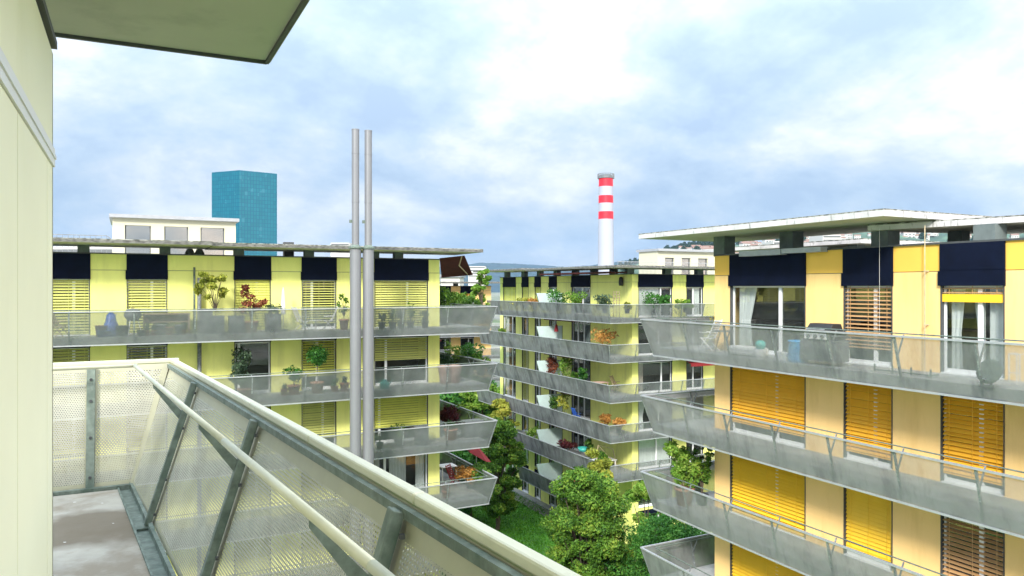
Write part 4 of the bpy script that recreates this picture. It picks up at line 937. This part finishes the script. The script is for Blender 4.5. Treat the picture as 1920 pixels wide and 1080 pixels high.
eb = [(834, 36.0, 0, 1.75, 1.1, 'olive', 'olive bush at the wall end of the top end balcony'), (851, 38.5, 0, 1.6, 1.1, 'bright', 'bright green bush on the top end balcony, behind the railing'), (866, 40.5, 0, 1.5, 1.0, 'olive', 'loose olive shrub at the middle of the top end balcony'), (884, 39.5, 0, 1.3, 1.1, 'olive', 'wide low olive shrub near the corner of the top end balcony'),
      (836, 36.5, 1, 1.3, 1.0, 'dark', 'dark shrub at the wall end of the second end balcony'), (856, 38, 1, 1.6, 1.3, 'bright', 'light green shrub at the middle of the second end balcony'), (880, 37.5, 1, 1.45, 1.4, 'green', 'wide green shrub on the second end balcony'), (902, 36.5, 1, 1.1, .9, 'olive', 'small olive shrub at the outer end of the second end balcony'),
      (840, 36.5, 2, 1.2, 1.3, 'wine', 'dark wine red shrub on the third end balcony'), (856, 38, 2, 1.0, 1.0, 'olive', 'olive plant behind the wine red shrub on the third end balcony'),
      (882, 35.2, 3, 1.05, 1.2, 'rust', 'yellow brown shrub spreading over the lowest end balcony rail'), (902, 34.9, 3, 1.1, 1.3, 'olive', 'olive yellow shrub at the outer corner of the lowest end balcony')]
for i, (px, Y, k, h, w, lf, lab) in enumerate(eb):
    potted('balcony_shrub', locE(px, k, Y), (h-.35)*1.2, w*1.25, lf, lab+' of the lime block', .25, .4, 'greyp', 1100, .09, 'bush', 40+i)
tree((Xat(903, 41), 41, zB(0)), 3.2, 1.5, .3, 'bright', 60, 'small bright green tree rising above the top end balcony of the lime block', n=2600, leaf=.11, nb=26, cat='plant')
# row 2 of B
potted('potted_tree', locB(459, 1), 1.85, 1.45, 'grey', 'grey green leafy tree in a terracotta pot before the dark second balcony door', .3, .4, 'terra', 1500, .08, 'bush', 70)
potted('topiary_tree', locB(595, 1), 1.75, 1.0, 'green', 'round clipped topiary tree in a terracotta pot on the second balcony of the lime block', .30, .5, 'terra', 1500, .07, 'ball', 71)
potted('potted_plant', locB(551, 1), 1.0, .8, 'green', 'leafy plant in a terracotta pot behind the second railing, left of the topiary', .28, .42, 'terra', 500, .08, 'bush', 72)
potted('potted_plant', locB(533, 1), .25, .3, 'dark', 'tiny plant in a small terracotta pot, far left of the topiary', .17, .28, 'terra', 120, .05, 'bush', 73)
potted('potted_plant', locB(627, 1), .4, .4, 'green', 'low green plant in a brown pot, right of the topiary', .18, .26, 'terra', 200, .06, 'bush', 74)
potted('potted_plant', locB(646, 1), .35, .35, 'dark', 'dark plant in a round terracotta pot touching the left flue', .22, .38, 'terra', 160, .06, 'bush', 75)
for px, lab in ((834, 'tall pale terracotta urn at the wall corner of the second end balcony'), (853, 'tall pale terracotta urn, the right one of the pair on the second end balcony')):
    mb = MB(); x, y, z = locB(px, 1, 34.4); mb.lathe([(0, 0), (.22, 0), (.33, .75), (.37, .78), (.37, .86), (.3, .86), (.28, .7), (0, .7)], 20, 0, (x, y, z)); o = mb.build('terracotta_urn', M['pink_t'], smooth=True); tag(o, lab, 'pot', 'pair of tall urns')
mb = MB(); x, y, z = locB(721, 1); mb.lathe([(0, 0), (.2, 0), (.22, .3), (.1, .38), (.1, .42), (0, .42)], 14, 0, (x, y, z)); mb.tube([(x+.18, y, z+.1), (x+.38, y, z+.42)], [.03, .02], 6); mb.tube([(x-.2, y, z+.1), (x-.3, y, z+.3), (x-.05, y, z+.45)], .015, 6)
o = mb.build('watering_can', M['teal'], smooth=True); tag(o, 'teal watering can on the second balcony, right of the flues', 'watering can')
# row 3
potted('potted_plant', locB(712, 2), .5, .4, 'dark', 'dark plant in a black pot on the third balcony beside the right flue', .16, .3, 'black', 220, .06, 'spray', 80)
potted('potted_plant', locB(747, 2), .75, 1.0, 'olive', 'spreading palm like plant in a black pot on the third balcony', .2, .35, 'black', 260, .08, 'spray', 81)
potted('potted_plant', locB(845, 2, 34.3), .5, .6, 'dark', 'big terracotta pot with a dark plant at the corner of the third balcony', .33, .55, 'terra', 260, .07, 'bush', 82)
mb = MB(); x, y, z = locB(790, 2); mb.box(x-.28, x+.28, y-.25, y+.25, z, z+.85); mb.box(x-.3, x+.3, y-.27, y+.27, z+.82, z+.9); o = mb.build('storage_cabinet', M['greyp'], bevel=.01); tag(o, 'tall dark storage cabinet on the third balcony of the lime block', 'cabinet')
mb = MB(); x, y, z = locB(886, 2, 34.6); mb.box(x-.5, x+.45, y-.3, y+.3, z, z+.75); mb.box(x-.53, x+.48, y-.33, y+.33, z+.76, z+.82)
for i in range(6): mb.box(x-.45+i*.16, x-.37+i*.16, y-.32, y-.301, z+.08, z+.7)
o = mb.build('storage_box', M['greyp'], bevel=.01); tag(o, 'slatted dark storage box near the tip of the third balcony', 'storage box')
# chairs
def folding_chair(name, label, mat, loc, rz, group=None):
    o = empty(name, (0, 0, 0), label, 'chair', group); m = M[mat]
    for s in (-.25, .25):
        mb = MB(); mb.bar((s, -.28, 0), (s, .22, .62), .03); mb.build('leg', m, o)
        mb = MB(); mb.bar((s*.92, .30, 0), (s*.92, -.16, .46), .03); mb.build('leg', m, o)
        mb = MB(); mb.bar((s, .12, .42), (s, .40, 1.08), .03); mb.build('back_rail', m, o)
        mb = MB(); mb.bar((s, -.2, .64), (s, .24, .66), .045, .02); mb.build('armrest', m, o)
    mb = MB()
    for i in range(5): mb.box(-.24, .24, -.22+i*.095, -.15+i*.095, .43, .448)
    mb.build('seat', m, o); mb = MB()
    for i in range(6): z = .52+i*.095; y = .12+(z-.42)*.424; mb.box(-.24, .24, y-.008, y+.008, z, z+.07)
    mb.build('backrest', m, o); o.location = loc; o.rotation_euler.z = rz; return o
folding_chair('folding_chair', 'white slatted folding chair facing right on the top balcony, left of the flues', 'whitep', locB(567, 0), R(100))
folding_chair('folding_chair', 'white slatted folding chair facing left, nearest the flues on the top balcony', 'whitep', locB(616, 0), R(-100))
mb = MB(); x, y, z = locB(592, 0); mb.tube([(x, y, z), (x, y, z+.45)], .03, 8); mb.lathe([(0, 0), (.3, 0), (.3, .025), (0, .025)], 18, 0, (x, y, z+.45)); mb.lathe([(0, 0), (.2, 0), (.03, .03)], 12, 0, (x, y, z)); o = mb.build('side_table', M['whitep']); tag(o, 'small round white table between the two white folding chairs', 'table')
folding_chair('deck_chair', 'pale wooden folding chair at the far left of the lime block top balcony', 'woodp', locB(112, 0, 33.9), R(70))
# closed parasol
o = empty('closed_parasol', locB(531, 0, 34.3), 'closed white parasol standing against the lime wall of the top balcony', 'parasol'); x, y, z = locB(531, 0, 34.3)
mb = MB(); mb.tube([(x, y, z), (x, y, z+1.95)], .02, 8); mb.build('pole', M['whitep'], o)
mb = MB(); mb.lathe([(.11, .75), (.09, 1.2), (.05, 1.75), (.0, 1.95)], 10, 0, (x, y, z)); mb.build('canopy', M['whitep'], o, smooth=True)
mb = MB(); mb.lathe([(0, 0), (.22, 0), (.22, .08), (.05, .1)], 14, 0, (x, y, z)); mb.build('base', M['greyp'], o)
# kettle barbecue, buckets
o = empty('kettle_barbecue', locB(249, 0), 'dark kettle barbecue on thin legs on the top balcony of the lime block', 'barbecue'); x, y, z = locB(249, 0)
mb = MB(); mb.lathe([(0, .58), (.2, .62), (.32, .78), (.33, .84), (.3, .98), (.18, 1.08), (0, 1.1)], 20, 0, (x, y, z)); mb.build('bowl', M['greyp'], o, smooth=True)
for a in (0, 2.1, 4.2): mb = MB(); mb.bar((x+.18*math.cos(a), y+.18*math.sin(a), z+.66), (x+.34*math.cos(a), y+.34*math.sin(a), z), .025); mb.build('leg', M['whitep'], o)
mb = MB(); mb.bar((x-.06, y, z+1.12), (x+.06, y, z+1.12), .02); mb.build('handle', M['wood'], o)
def bucket(px, dy, r, h, mat, lab, cat='bucket'):
    x, y, z = locB(px, 0, 33.8+dy); mb = MB(); mb.lathe([(0, 0), (r*.8, 0), (r, h), (r*1.08, h), (r*1.08, h+.02), (r*.9, h+.02), (r*.8, h*.5), (0, h*.5)], 16, 0, (x, y, z)); o = mb.build('bucket', M[mat], smooth=True); tag(o, lab, cat)
bucket(191, 0, .24, .42, 'red', 'red bucket beside the blue sack on the top balcony')
bucket(193, -.35, .22, .24, 'blue', 'low dark blue tub in front of the red bucket')
mb = MB(); x, y, z = locB(208, 0); mb.lathe([(0, 0), (.28, 0), (.3, .35), (.2, .6), (.16, .85), (.07, .95), (0, .95)], 12, 0, (x, y, z)); mb.tube([(x-.15, y-.2, z+.4), (x+.2, y-.22, z+.9)], .015, 6); o = mb.build('garden_sack', M['blue'], smooth=True); tag(o, 'blue garden sack with a tool leaning on it, top balcony of the lime block', 'sack')
bucket(229, 0, .26, .4, 'greyp', 'grey tub between the blue sack and the kettle barbecue', 'tub')
bucket(302, 0, .22, .40, 'railw', 'light grey planter pot under the wooden shelf table', 'pot')
bucket(317, -.1, .17, .30, 'terra', 'small orange terracotta pot under the wooden shelf table', 'pot')
bucket(338, 0, .22, .38, 'railw', 'pale pot with a plant stub right of the shelf table', 'pot')
bucket(265, -.2, .16, .22, 'greyp', 'low grey bowl at the foot of the kettle barbecue', 'bowl')
o = empty('potting_table', locB(310, 0, 34.4), 'long weathered wooden potting table on the top balcony of the lime block', 'table'); x, y, z = locB(310, 0, 34.4)
mb = MB(); mb.box(x-.85, x+.95, y-.25, y+.25, z+.82, z+.87); mb.build('table_top', M['wood'], o); mb = MB(); mb.box(x-.8, x+.9, y-.22, y+.22, z+.5, z+.53); mb.build('shelf', M['wood'], o)
for sx in (-.8, .9):
    for sy in (-.2, .2): mb = MB(); mb.box(x+sx-.03, x+sx+.03, y+sy-.03, y+sy+.03, z, z+.82); mb.build('leg', M['wood'], o)
mb = MB(); mb.box(x-.8, x+.9, y+.221, y+.235, z+.53, z+.82); mb.build('back_panel', M['wood'], o)
mb = MB(); x, y, z = locB(386, 0, 34.3); mb.box(x-.3, x+.3, y-.22, y+.22, z, z+.5); mb.box(x-.26, x+.26, y-.2, y+.2, z+.5, z+1.0); mb.box(x-.32, x+.32, y-.24, y+.24, z+1.0, z+1.04); o = mb.build('garden_cabinet', M['greyp'], bevel=.01); tag(o, 'dark garden cabinet behind the downpipe on the top balcony', 'cabinet')
for i, (px, h, lf) in enumerate(((275, .35, 'olive'), (288, .3, 'grey'), (344, .35, 'dark'))):
    potted('potted_plant', locB(px, 0, 33.7), h, .3, lf, ['small olive plant in a pot left under the potting table', 'grey green herb pot under the middle of the potting table', 'dark little plant right of the potting table'][i], .11, .2, 'terra', 120, .05, 'bush', 90+i)
# lowest end balcony: red parasol, white table, red chair
o = empty('parasol', (Xat(893, 41), 41, zB(3)), 'tilted red parasol under the third end balcony of the lime block', 'parasol')
mb = MB(); c = P(893, 846, 41.5); q = [P(870, 838, 42.2), P(893, 838, 42.2), P(921, 866, 40.5), P(912, 866, 39.8), P(880, 848, 40.5)]; top = P(890, 838, 41.2)+Vector((0, 0, .25))
mb.add([top]+q, [(0, 1, 2), (0, 2, 3), (0, 3, 4), (0, 4, 5), (0, 5, 1)]); mb.build('canopy', M['red'], o)
mb = MB(); mb.tube([(c.x, c.y, zB(3)), (c.x, c.y, top.z)], .025, 8); mb.build('pole', M['railw'], o)
mb = MB(); x, y, z = locE(838, 3, 37.5); mb.box(x-.45, x+.45, y-.4, y+.4, z+.70, z+.74)
for sx in (-.4, .4):
    for sy in (-.35, .35): mb.box(x+sx-.02, x+sx+.02, y+sy-.02, y+sy+.02, z, z+.7)
o = mb.build('garden_table', M['whitep']); tag(o, 'white garden table on the lowest end balcony of the lime block', 'table')
folding_chair('garden_chair', 'red garden chair beside the white table on the lowest end balcony', 'red', (Xat(852, 36), 36, zB(3)), R(40))
potted('potted_plant', locB(836, 3, 34.2), .35, .5, 'red', 'pink flowering plant behind the railing of the lowest end balcony', .2, .35, 'terra', 220, .06, 'bush', 95)

# ---------- things on C
zC = lambda k: EYE+FC-2.8*k
def locC(px, k, X=17.7): return (X, Yat(px, X), zC(k))
o = empty('gas_barbecue', locC(1545, 0, 17.6), 'black gas barbecue with three round knobs on the top balcony of the apricot block', 'barbecue'); x, y, z = locC(1545, 0, 17.6)
mb = MB(); mb.box(x-.27, x+.27, y-.62, y+.62, z+.12, z+.72); mb.build('cart', M['greyp'], o, bevel=.01)
mb = MB(); mb.box(x-.3, x+.3, y-.42, y+.42, z+.72, z+.95)
mb.add([(x-.3, y-.42, z+.95), (x+.3, y-.42, z+.95), (x+.3, y+.42, z+.95), (x-.3, y+.42, z+.95), (x-.12, y-.40, z+1.17), (x+.22, y-.40, z+1.17), (x+.22, y+.40, z+1.17), (x-.12, y+.40, z+1.17)], [(4, 5, 6, 7), (0, 1, 5, 4), (1, 2, 6, 5), (2, 3, 7, 6), (3, 0, 4, 7)]); mb.build('lid', M['black'], o, bevel=.02)
mb = MB(); mb.box(x-.34, x-.30, y-.40, y+.40, z+.74, z+.90); pn = mb.build('control_panel', M['whitep'], o)
for dy in (-.24, 0, .24): mb = MB(); mb.tube([(x-.34, y+dy, z+.82), (x-.38, y+dy, z+.82)], .055, 12); mb.build('knob', M['greyp'], pn)
mb = MB(); mb.tube([(x-.34, y-.3, z+1.02), (x-.36, y+.3, z+1.02)], .015, 6); mb.build('handle', M['railw'], o)
for dy in (-.52, .52): mb = MB(); mb.box(x-.25, x+.25, y+dy-.1, y+dy+.1, z+.83, z+.86); mb.build('side_shelf', M['greyp'], o)
def lathe_thing(name, loc, prof, mat, label, cat, n=20):
    mb = MB(); mb.lathe(prof, n, 0, loc); o = mb.build(name, M[mat], smooth=True); tag(o, label, cat); return o
lathe_thing('water_barrel', locC(1497, 0, 17.55), [(0, 0), (.27, 0), (.29, .1), (.28, .25), (.29, .4), (.27, .58), (.30, .6), (.30, .64), (0, .66)], 'lblue', 'light blue plastic barrel behind the mesh, left of the gas barbecue', 'barrel')
lathe_thing('plant_tub', locC(1426, 0, 17.5), [(0, 0), (.17, 0), (.19, .28), (0, .28)], 'whitep', 'small white tub under the teal cushion on the apricot block top balcony', 'tub')
lathe_thing('watering_pot', (17.5, Yat(1426, 17.5), zC(0)+.281), [(0, 0), (.12, 0), (.16, .1), (.15, .22), (.06, .27), (0, .27)], 'teal', 'teal rounded pot standing on the white tub', 'pot')
mb = MB(); x, y, z = locC(1393, 0, 17.7); mb.box(x-.25, x+.25, y-.9, y+.45, z+.02, z+.30); o = mb.build('floor_cushion', M['curtain'], bevel=.08); tag(o, 'pale folded cover lying on the top balcony floor of the apricot block', 'cover')
mb = MB(); x, y, z = locC(1470, 0, 17.6); mb.box(x-.15, x+.15, y-.22, y+.22, z, z+.24); o = mb.build('storage_crate', M['whitep'], bevel=.01); tag(o, 'white storage crate left of the light blue barrel', 'crate')
o = empty('bistro_table', locC(1356, 0, 17.9), 'dark round bistro table behind the mesh near the end of the apricot block', 'table'); x, y, z = locC(1356, 0, 17.9)
mb = MB(); mb.lathe([(0, 0), (.34, 0), (.34, .03), (0, .03)], 20, 0, (x, y, z+.70)); mb.build('table_top', M['greyp'], o)
for a in (0, 2.1, 4.2): mb = MB(); mb.bar((x+.1*math.cos(a), y+.1*math.sin(a), z+.7), (x+.28*math.cos(a), y+.28*math.sin(a), z), .02); mb.build('leg', M['black'], o)
folding_chair('folding_chair', 'white folding chair beside the round bistro table of the apricot block', 'whitep', (17.9, Yat(1328, 17.9), zC(0)), R(200))
o = empty('satellite_dish', locC(1858, 0, 17.0), 'grey satellite dish on a low stand at the right of the apricot top balcony', 'dish'); x, y, z = locC(1858, 0, 17.0)
mb = MB(); T = Matrix.Translation((x, y, z+.32)) @ Matrix.Rotation(R(-70), 4, 'Y') 
prof = [(0, 0), (.1, .008), (.2, .03), (.28, .06), (.28, .075), (.2, .045), (.1, .02), (0, .015)]; m2 = MB(); m2.lathe(prof, 24); mb.add(m2.v, m2.f, 0, T); mb.build('dish', M['galvg'], o, smooth=True)
mb = MB(); mb.bar((x, y, z), (x+.03, y, z+.32), .035); mb.box(x-.15, x+.15, y-.15, y+.15, z, z+.03); mb.build('stand', M['galv'], o)
mb = MB(); mb.bar((x-.02, y, z+.1), (x-.3, y, z+.2), .015); mb.build('receiver_arm', M['galv'], o)
mb = MB(); x = 17.4; y0_, y1_ = Yat(1640, x), Yat(1745, x); z = zC(0)
mb.bar((x, y0_, z+.05), (x, y1_, z+.05), .03)
for i in range(4): y = y0_+(y1_-y0_)*i/3; mb.bar((x, y, z), (x, y, z+.2), .03)
mb.bar((x+.3, y1_, z+.05), (x-.2, y1_, z+.05), .03); o = mb.build('metal_rack', M['galvg']); tag(o, 'low metal frame with short uprights lying on the apricot top balcony', 'frame')
x = 17.5; ya, yb_ = Yat(1892, x), Yat(1912, x); mb = MB(); z = zC(0)
for y in (ya, yb_): mb.bar((x, y, z), (x, y, z+.72), .02); mb.bar((x+.3, y, z), (x+.3, y, z+.72), .02); mb.bar((x, y, z+.72), (x+.3, y, z+.72), .02)
mb.bar((x, ya, z+.72), (x, yb_, z+.72), .02); mb.bar((x, ya, z+.3), (x, yb_, z+.3), .02); o = mb.build('plant_stand', M['whitep']); tag(o, 'thin wire plant stand right of the satellite dish', 'stand')
potted('balcony_plant', (19.6, YC+.9, zC(0)), 1.0, .7, 'yellow', 'yellow green plant tip above the end rail of the apricot top balcony, left one', .18, .35, 'terra', 320, .06, 'bush', 100)
potted('balcony_plant', (20.6, YC+.95, zC(0)), 1.0, .7, 'yellow', 'yellow green plant tip above the end rail of the apricot top balcony, right one', .18, .35, 'terra', 320, .06, 'bush', 101)
potted('balcony_shrub', (17.75, Yat(1283, 17.75), zC(2)), 1.75, 1.35, 'bright', 'large bushy light green shrub in a big terracotta pot on the third apricot balcony', .34, .62, 'terra', 2600, .085, 'bush', 102)
potted('balcony_shrub', (18.3, Yat(1316, 18.3), zC(2)), 1.8, 1.0, 'olive', 'dark drooping shrub behind the big terracotta pot on the third apricot balcony', .22, .4, 'black', 1300, .08, 'spray', 103)
mb = MB(); c = locC(1702, 3, 17.6); m2 = MB(); m2.add([(-.3, -.3, 0), (.3, -.3, 0), (.3, .3, 0), (-.3, .3, 0), (-.2, .35, .6), (.2, .35, .6)], [(0, 1, 2, 3), (3, 2, 5, 4)])
folding_chair('garden_chair', 'green garden chair top showing at the lower right on the lowest apricot balcony', 'galvg', (17.7, Yat(1703, 17.7), zC(3)), R(60))

# ---------- things on D
zD = lambda k: EYE+FD-2.8*k
def locDw(px, k, X=30.7): return (X, Yat(px, X), zD(k))
def locDf(px, k, Y=YD-.9): return (Xat(px, Y), Y, zD(k))
dplants = [('w', 985, 0, .6, 2.2, 'yellow', 'low yellow grassy plant row on the far block top balcony, left part'), ('w', 1003, 0, .6, 1.4, 'rust', 'brownish grassy plant on the far block top balcony'), ('w', 1048, 0, 1.3, 1.6, 'green', 'round deep green bush on the far block top balcony'), ('w', 1084, 0, 1.1, 1.6, 'bright', 'light green bush before the far block top balcony window'),
 ('w', 1134, 0, .9, 1.3, 'grey', 'grey green plant hanging over the top railing corner of the far block'), ('f', 1176, 0, .5, .5, 'yellow', 'small round yellow green plant on the far block top rail'), ('f', 1224, 0, 1.1, 2.0, 'green', 'palm like plant before the curtained top window of the far block'), ('f', 1246, 0, .9, 1.2, 'green', 'green bush right of the palm like plant on the far block'), ('f', 1285, 0, .6, 1.3, 'bright', 'low light green plant at the right end of the far block top balcony'),
 ('w', 1131, 1, 1.15, 1.7, 'rust', 'orange brown autumn shrub at the second balcony corner of the far block'), ('w', 942, 1, .5, .6, 'olive', 'small olive plant at the far left end of the second far block balcony'),
 ('w', 1036, 2, 1.3, 1.1, 'red', 'red leaved shrub on the third far block balcony'), ('w', 1058, 2, 1.8, 1.5, 'bright', 'tall light green shrub beside the red one on the third far block balcony'), ('w', 1094, 2, 1.0, .8, 'green', 'slim green plant before the third floor glass door of the far block'),
 ('w', 1040, 3, 1.2, .9, 'olive', 'olive plant behind the frosted screen, fourth far block balcony'), ('w', 1058, 3, 1.8, .9, 'yellow', 'tall yellow green climber on the fourth far block balcony'),
 ('w', 1003, 4, .8, 1.6, 'bright', 'low green plant left of the frosted screen, fifth far block balcony'), ('w', 1062, 4, .6, 1.6, 'wine', 'reddish flower row on the fifth far block balcony'), ('w', 1103, 4, 2.0, .7, 'olive', 'thin climbing plant right of the glass door, fifth far block balcony'), ('w', 1134, 3, .7, .8, 'rust', 'brown dry plant at the fourth balcony corner of the far block'), ('w', 1128, 4, .7, .8, 'olive', 'olive plant at the fifth balcony corner of the far block'),
 ('f', 1160, 3, .6, .9, 'rust', 'small brown plant behind the fourth front railing of the far block'), ('w', 1078, 2, .6, .6, 'olive', 'small olive plant at the foot of the third floor door of the far block')]
for i, (s_, px, k, h, w, lf, lab) in enumerate(dplants):
    loc = locDw(px, k) if s_ == 'w' else locDf(px, k)
    potted('balcony_plant', (loc[0], loc[1], loc[2]+.35), h*1.15, w*1.25, lf, lab, .2, .35, 'greyp', 520, .12, 'bush', 120+i)
for k in range(0, 6):   # frosted divider screens
    y = 53.0; xo = 29.9; xi = XD-.9; mb = MB(); z = zD(k); top_x = xo-.2
    zt_ = z+(1.75 if k == 0 else 1.85); vs = [(xo+.1, y+e, z+.35) for e in (0, .03)]+[(xi, y+e, z+.35) for e in (0, .03)]+[(xi, y+e, zt_) for e in (0, .03)]+[(xo-.45, y+e, zt_) for e in (0, .03)]
    mb.add(vs, [(0, 2, 4, 6), (7, 5, 3, 1), (0, 1, 3, 2), (2, 3, 5, 4), (4, 5, 7, 6), (6, 7, 1, 0)])
    scr = empty('divider_screen', (xo, y, z), ['first', 'second', 'third', 'fourth', 'fifth', 'sixth'][k]+' frosted white divider screen from the top on the far lime block balconies', 'screen', 'frosted divider screens')
    mb.build('screen_panel', M['frost'], scr)
    mb = MB(); mb.bar((xo+.1, y, z), (xo-.45, y, zt_), .05); mb.bar((xi, y, z), (xi, y, zt_), .05); mb.bar((xo+.1, y, z+.35), (xi, y, z+.35), .04); mb.build('screen_frame', M['galvg'], scr)
mb = MB(); fDw.box(mb, LW-12, LW-1.5, .1, 2.4, FD-2.8-.40, FD-2.8-.33); 
for k in (1, 2, 3, 4):
    mb = MB(); a0 = fDw.s_px(1073); fDw.box(mb, a0, a0+4.6, .3, 2.7, FD-2.8*(k-1)-.42, FD-2.8*(k-1)-.32); o = mb.build('folded_awning', M['maroon']); tag(o, 'folded dark red awning under the '+['', 'first', 'second', 'third', 'fourth'][k]+' balcony of the far lime block', 'awning', 'folded red awnings')
mb = MB(); a, b = Xat(1276, YD), Xat(1325, YD); z = EYE+FD-2.8-.35
mb.add([(a, YD-.05, z), (b, YD-.05, z), (b, YD-1.2, z-.35), (a, YD-1.2, z-.35), (b, YD-1.2, z-.55), (a, YD-1.2, z-.55)], [(0, 1, 2, 3), (3, 2, 4, 5)]); o = mb.build('red_awning', M['red']); tag(o, 'bright red half open awning above a third floor window of the far lime block', 'awning')
def parasol(name, loc, h, r, mat, label, open_=True):
    x, y, z = loc; o = empty(name, loc, label, 'parasol'); mb = MB(); mb.tube([(x, y, z), (x, y, z+h)], .02, 6); mb.build('pole', M['railw'], o)
    mb = MB(); mb.lathe([(r, -h*.32 if not open_ else -.35), (r*.55, -.15), (0, 0)], 8, 0, (x, y, z+h)); mb.build('canopy', M[mat], o)
parasol('parasol', locDw(1087, 5, 30.6), 2.3, .75, 'pinkf', 'pink parasol half hidden behind the olive treetop, sixth balcony level', False)
parasol('closed_parasol', locDw(1043, 1, 30.9), 2.1, .18, 'red', 'narrow closed red parasol beside the frosted screen, second balcony level', False)
parasol('closed_parasol', locDw(1038, 0, 31.2), 2.1, .18, 'whitep', 'narrow closed white parasol on the far block top balcony', False)
# furniture on D corner balconies
def garden_table(loc, mat, label, s=1):
    x, y, z = loc; o = empty('garden_table', loc, label, 'table'); mb = MB(); mb.box(x-.6*s, x+.6*s, y-.4*s, y+.4*s, z+.72, z+.76); mb.build('table_top', M[mat], o)
    for sx in (-.5, .5):
        for sy in (-.33, .33): mb = MB(); mb.box(x+sx*s-.025, x+sx*s+.025, y+sy*s-.025, y+sy*s+.025, z, z+.72); mb.build('leg', M[mat], o)
garden_table((31.3, 46.6, zD(2)), 'pink_t', 'pinkish garden table at the third balcony corner of the far lime block')
folding_chair('garden_chair', 'wooden garden chair at the third balcony corner of the far lime block', 'wood', (31.8, 45.2, zD(2)+.25), R(30))
folding_chair('garden_chair', 'dark blue chair before the fourth floor glass door of the far lime block', 'blue', (30.7, 48.8, zD(3)+.3), R(90))
garden_table((31.2, 45.8, zD(4)), 'whitep', 'white garden table at the fifth balcony corner of the far lime block', 1.3)
lathe_thing('flower_bowl', (30.9, 48.2, zD(4)+.9), [(0, 0), (.3, 0), (.45, .3), (.42, .3), (0, .1)], 'teal', 'teal bowl on the fifth far block balcony beside the climbing plant', 'bowl')
mb = MB(); x, y, z = 31.2, 45.6, zD(4); mb.tube([(x-.9, y, z), (x-.7, y, z+1.9), (x+.6, y, z+1.5), (x+1.0, y, z)], .03, 6); mb.tube([(x-.7, y, z+1.9), (x+1.0, y, z+.2)], .02, 5); o = mb.build('hammock_stand', M['woodp']); tag(o, 'bent wooden hammock frame at the fifth balcony corner of the far block', 'hammock stand')
mb = MB(); x, y, z = locDf(1156, 0); z += 1.0
for i in range(3): mb.bar((x-.25+i*.25, y, z-.9), (x-.25+i*.25, y, z+.95), .03)
for i in range(5): mb.bar((x-.27, y, z+.1+i*.2), (x+.27, y, z+.1+i*.2), .03)
o = mb.build('plant_trellis', M['wood']); tag(o, 'small dark wooden trellis against the lime wall of the far block top balcony', 'trellis')
mb = MB(); x, y, z = Xat(1171, YD-.0), YD-.06, EYE+.35; x = XD+.1
mb = MB(); y = Yat(1166, XD-.08); mb.lathe([(0, -.1), (.16, -.1), (.18, .15), (.14, .5), (.0, .58)], 12, 0, (XD-.16, y, EYE+.2)); o = mb.build('wall_lantern', M['black'], smooth=True); tag(o, 'dark oval wall lantern near the top corner of the far lime block', 'lantern')

# ---------------------------------------------------------------- air
mb = MB(); mb.box(-3900, 5900, -1500, 9500, -3, 620); hz_ = mb.build('haze', []); tag(hz_, 'thin blue grey air between the balcony and the far hills', 'haze', kind='stuff')
m = bpy.data.materials.new('haze'); m.use_nodes = True; t = m.node_tree; t.nodes.remove(t.nodes['Principled BSDF'])
pv = N(t, 'ShaderNodeVolumePrincipled'); pv.inputs['Color'].default_value = (.45, .68, 1, 1); pv.inputs['Density'].default_value = 6.5e-5; pv.inputs['Anisotropy'].default_value = .3
L(t, pv.outputs[0], [n for n in t.nodes if n.type == 'OUTPUT_MATERIAL'][0].inputs['Volume']); hz_.data.materials.append(m)
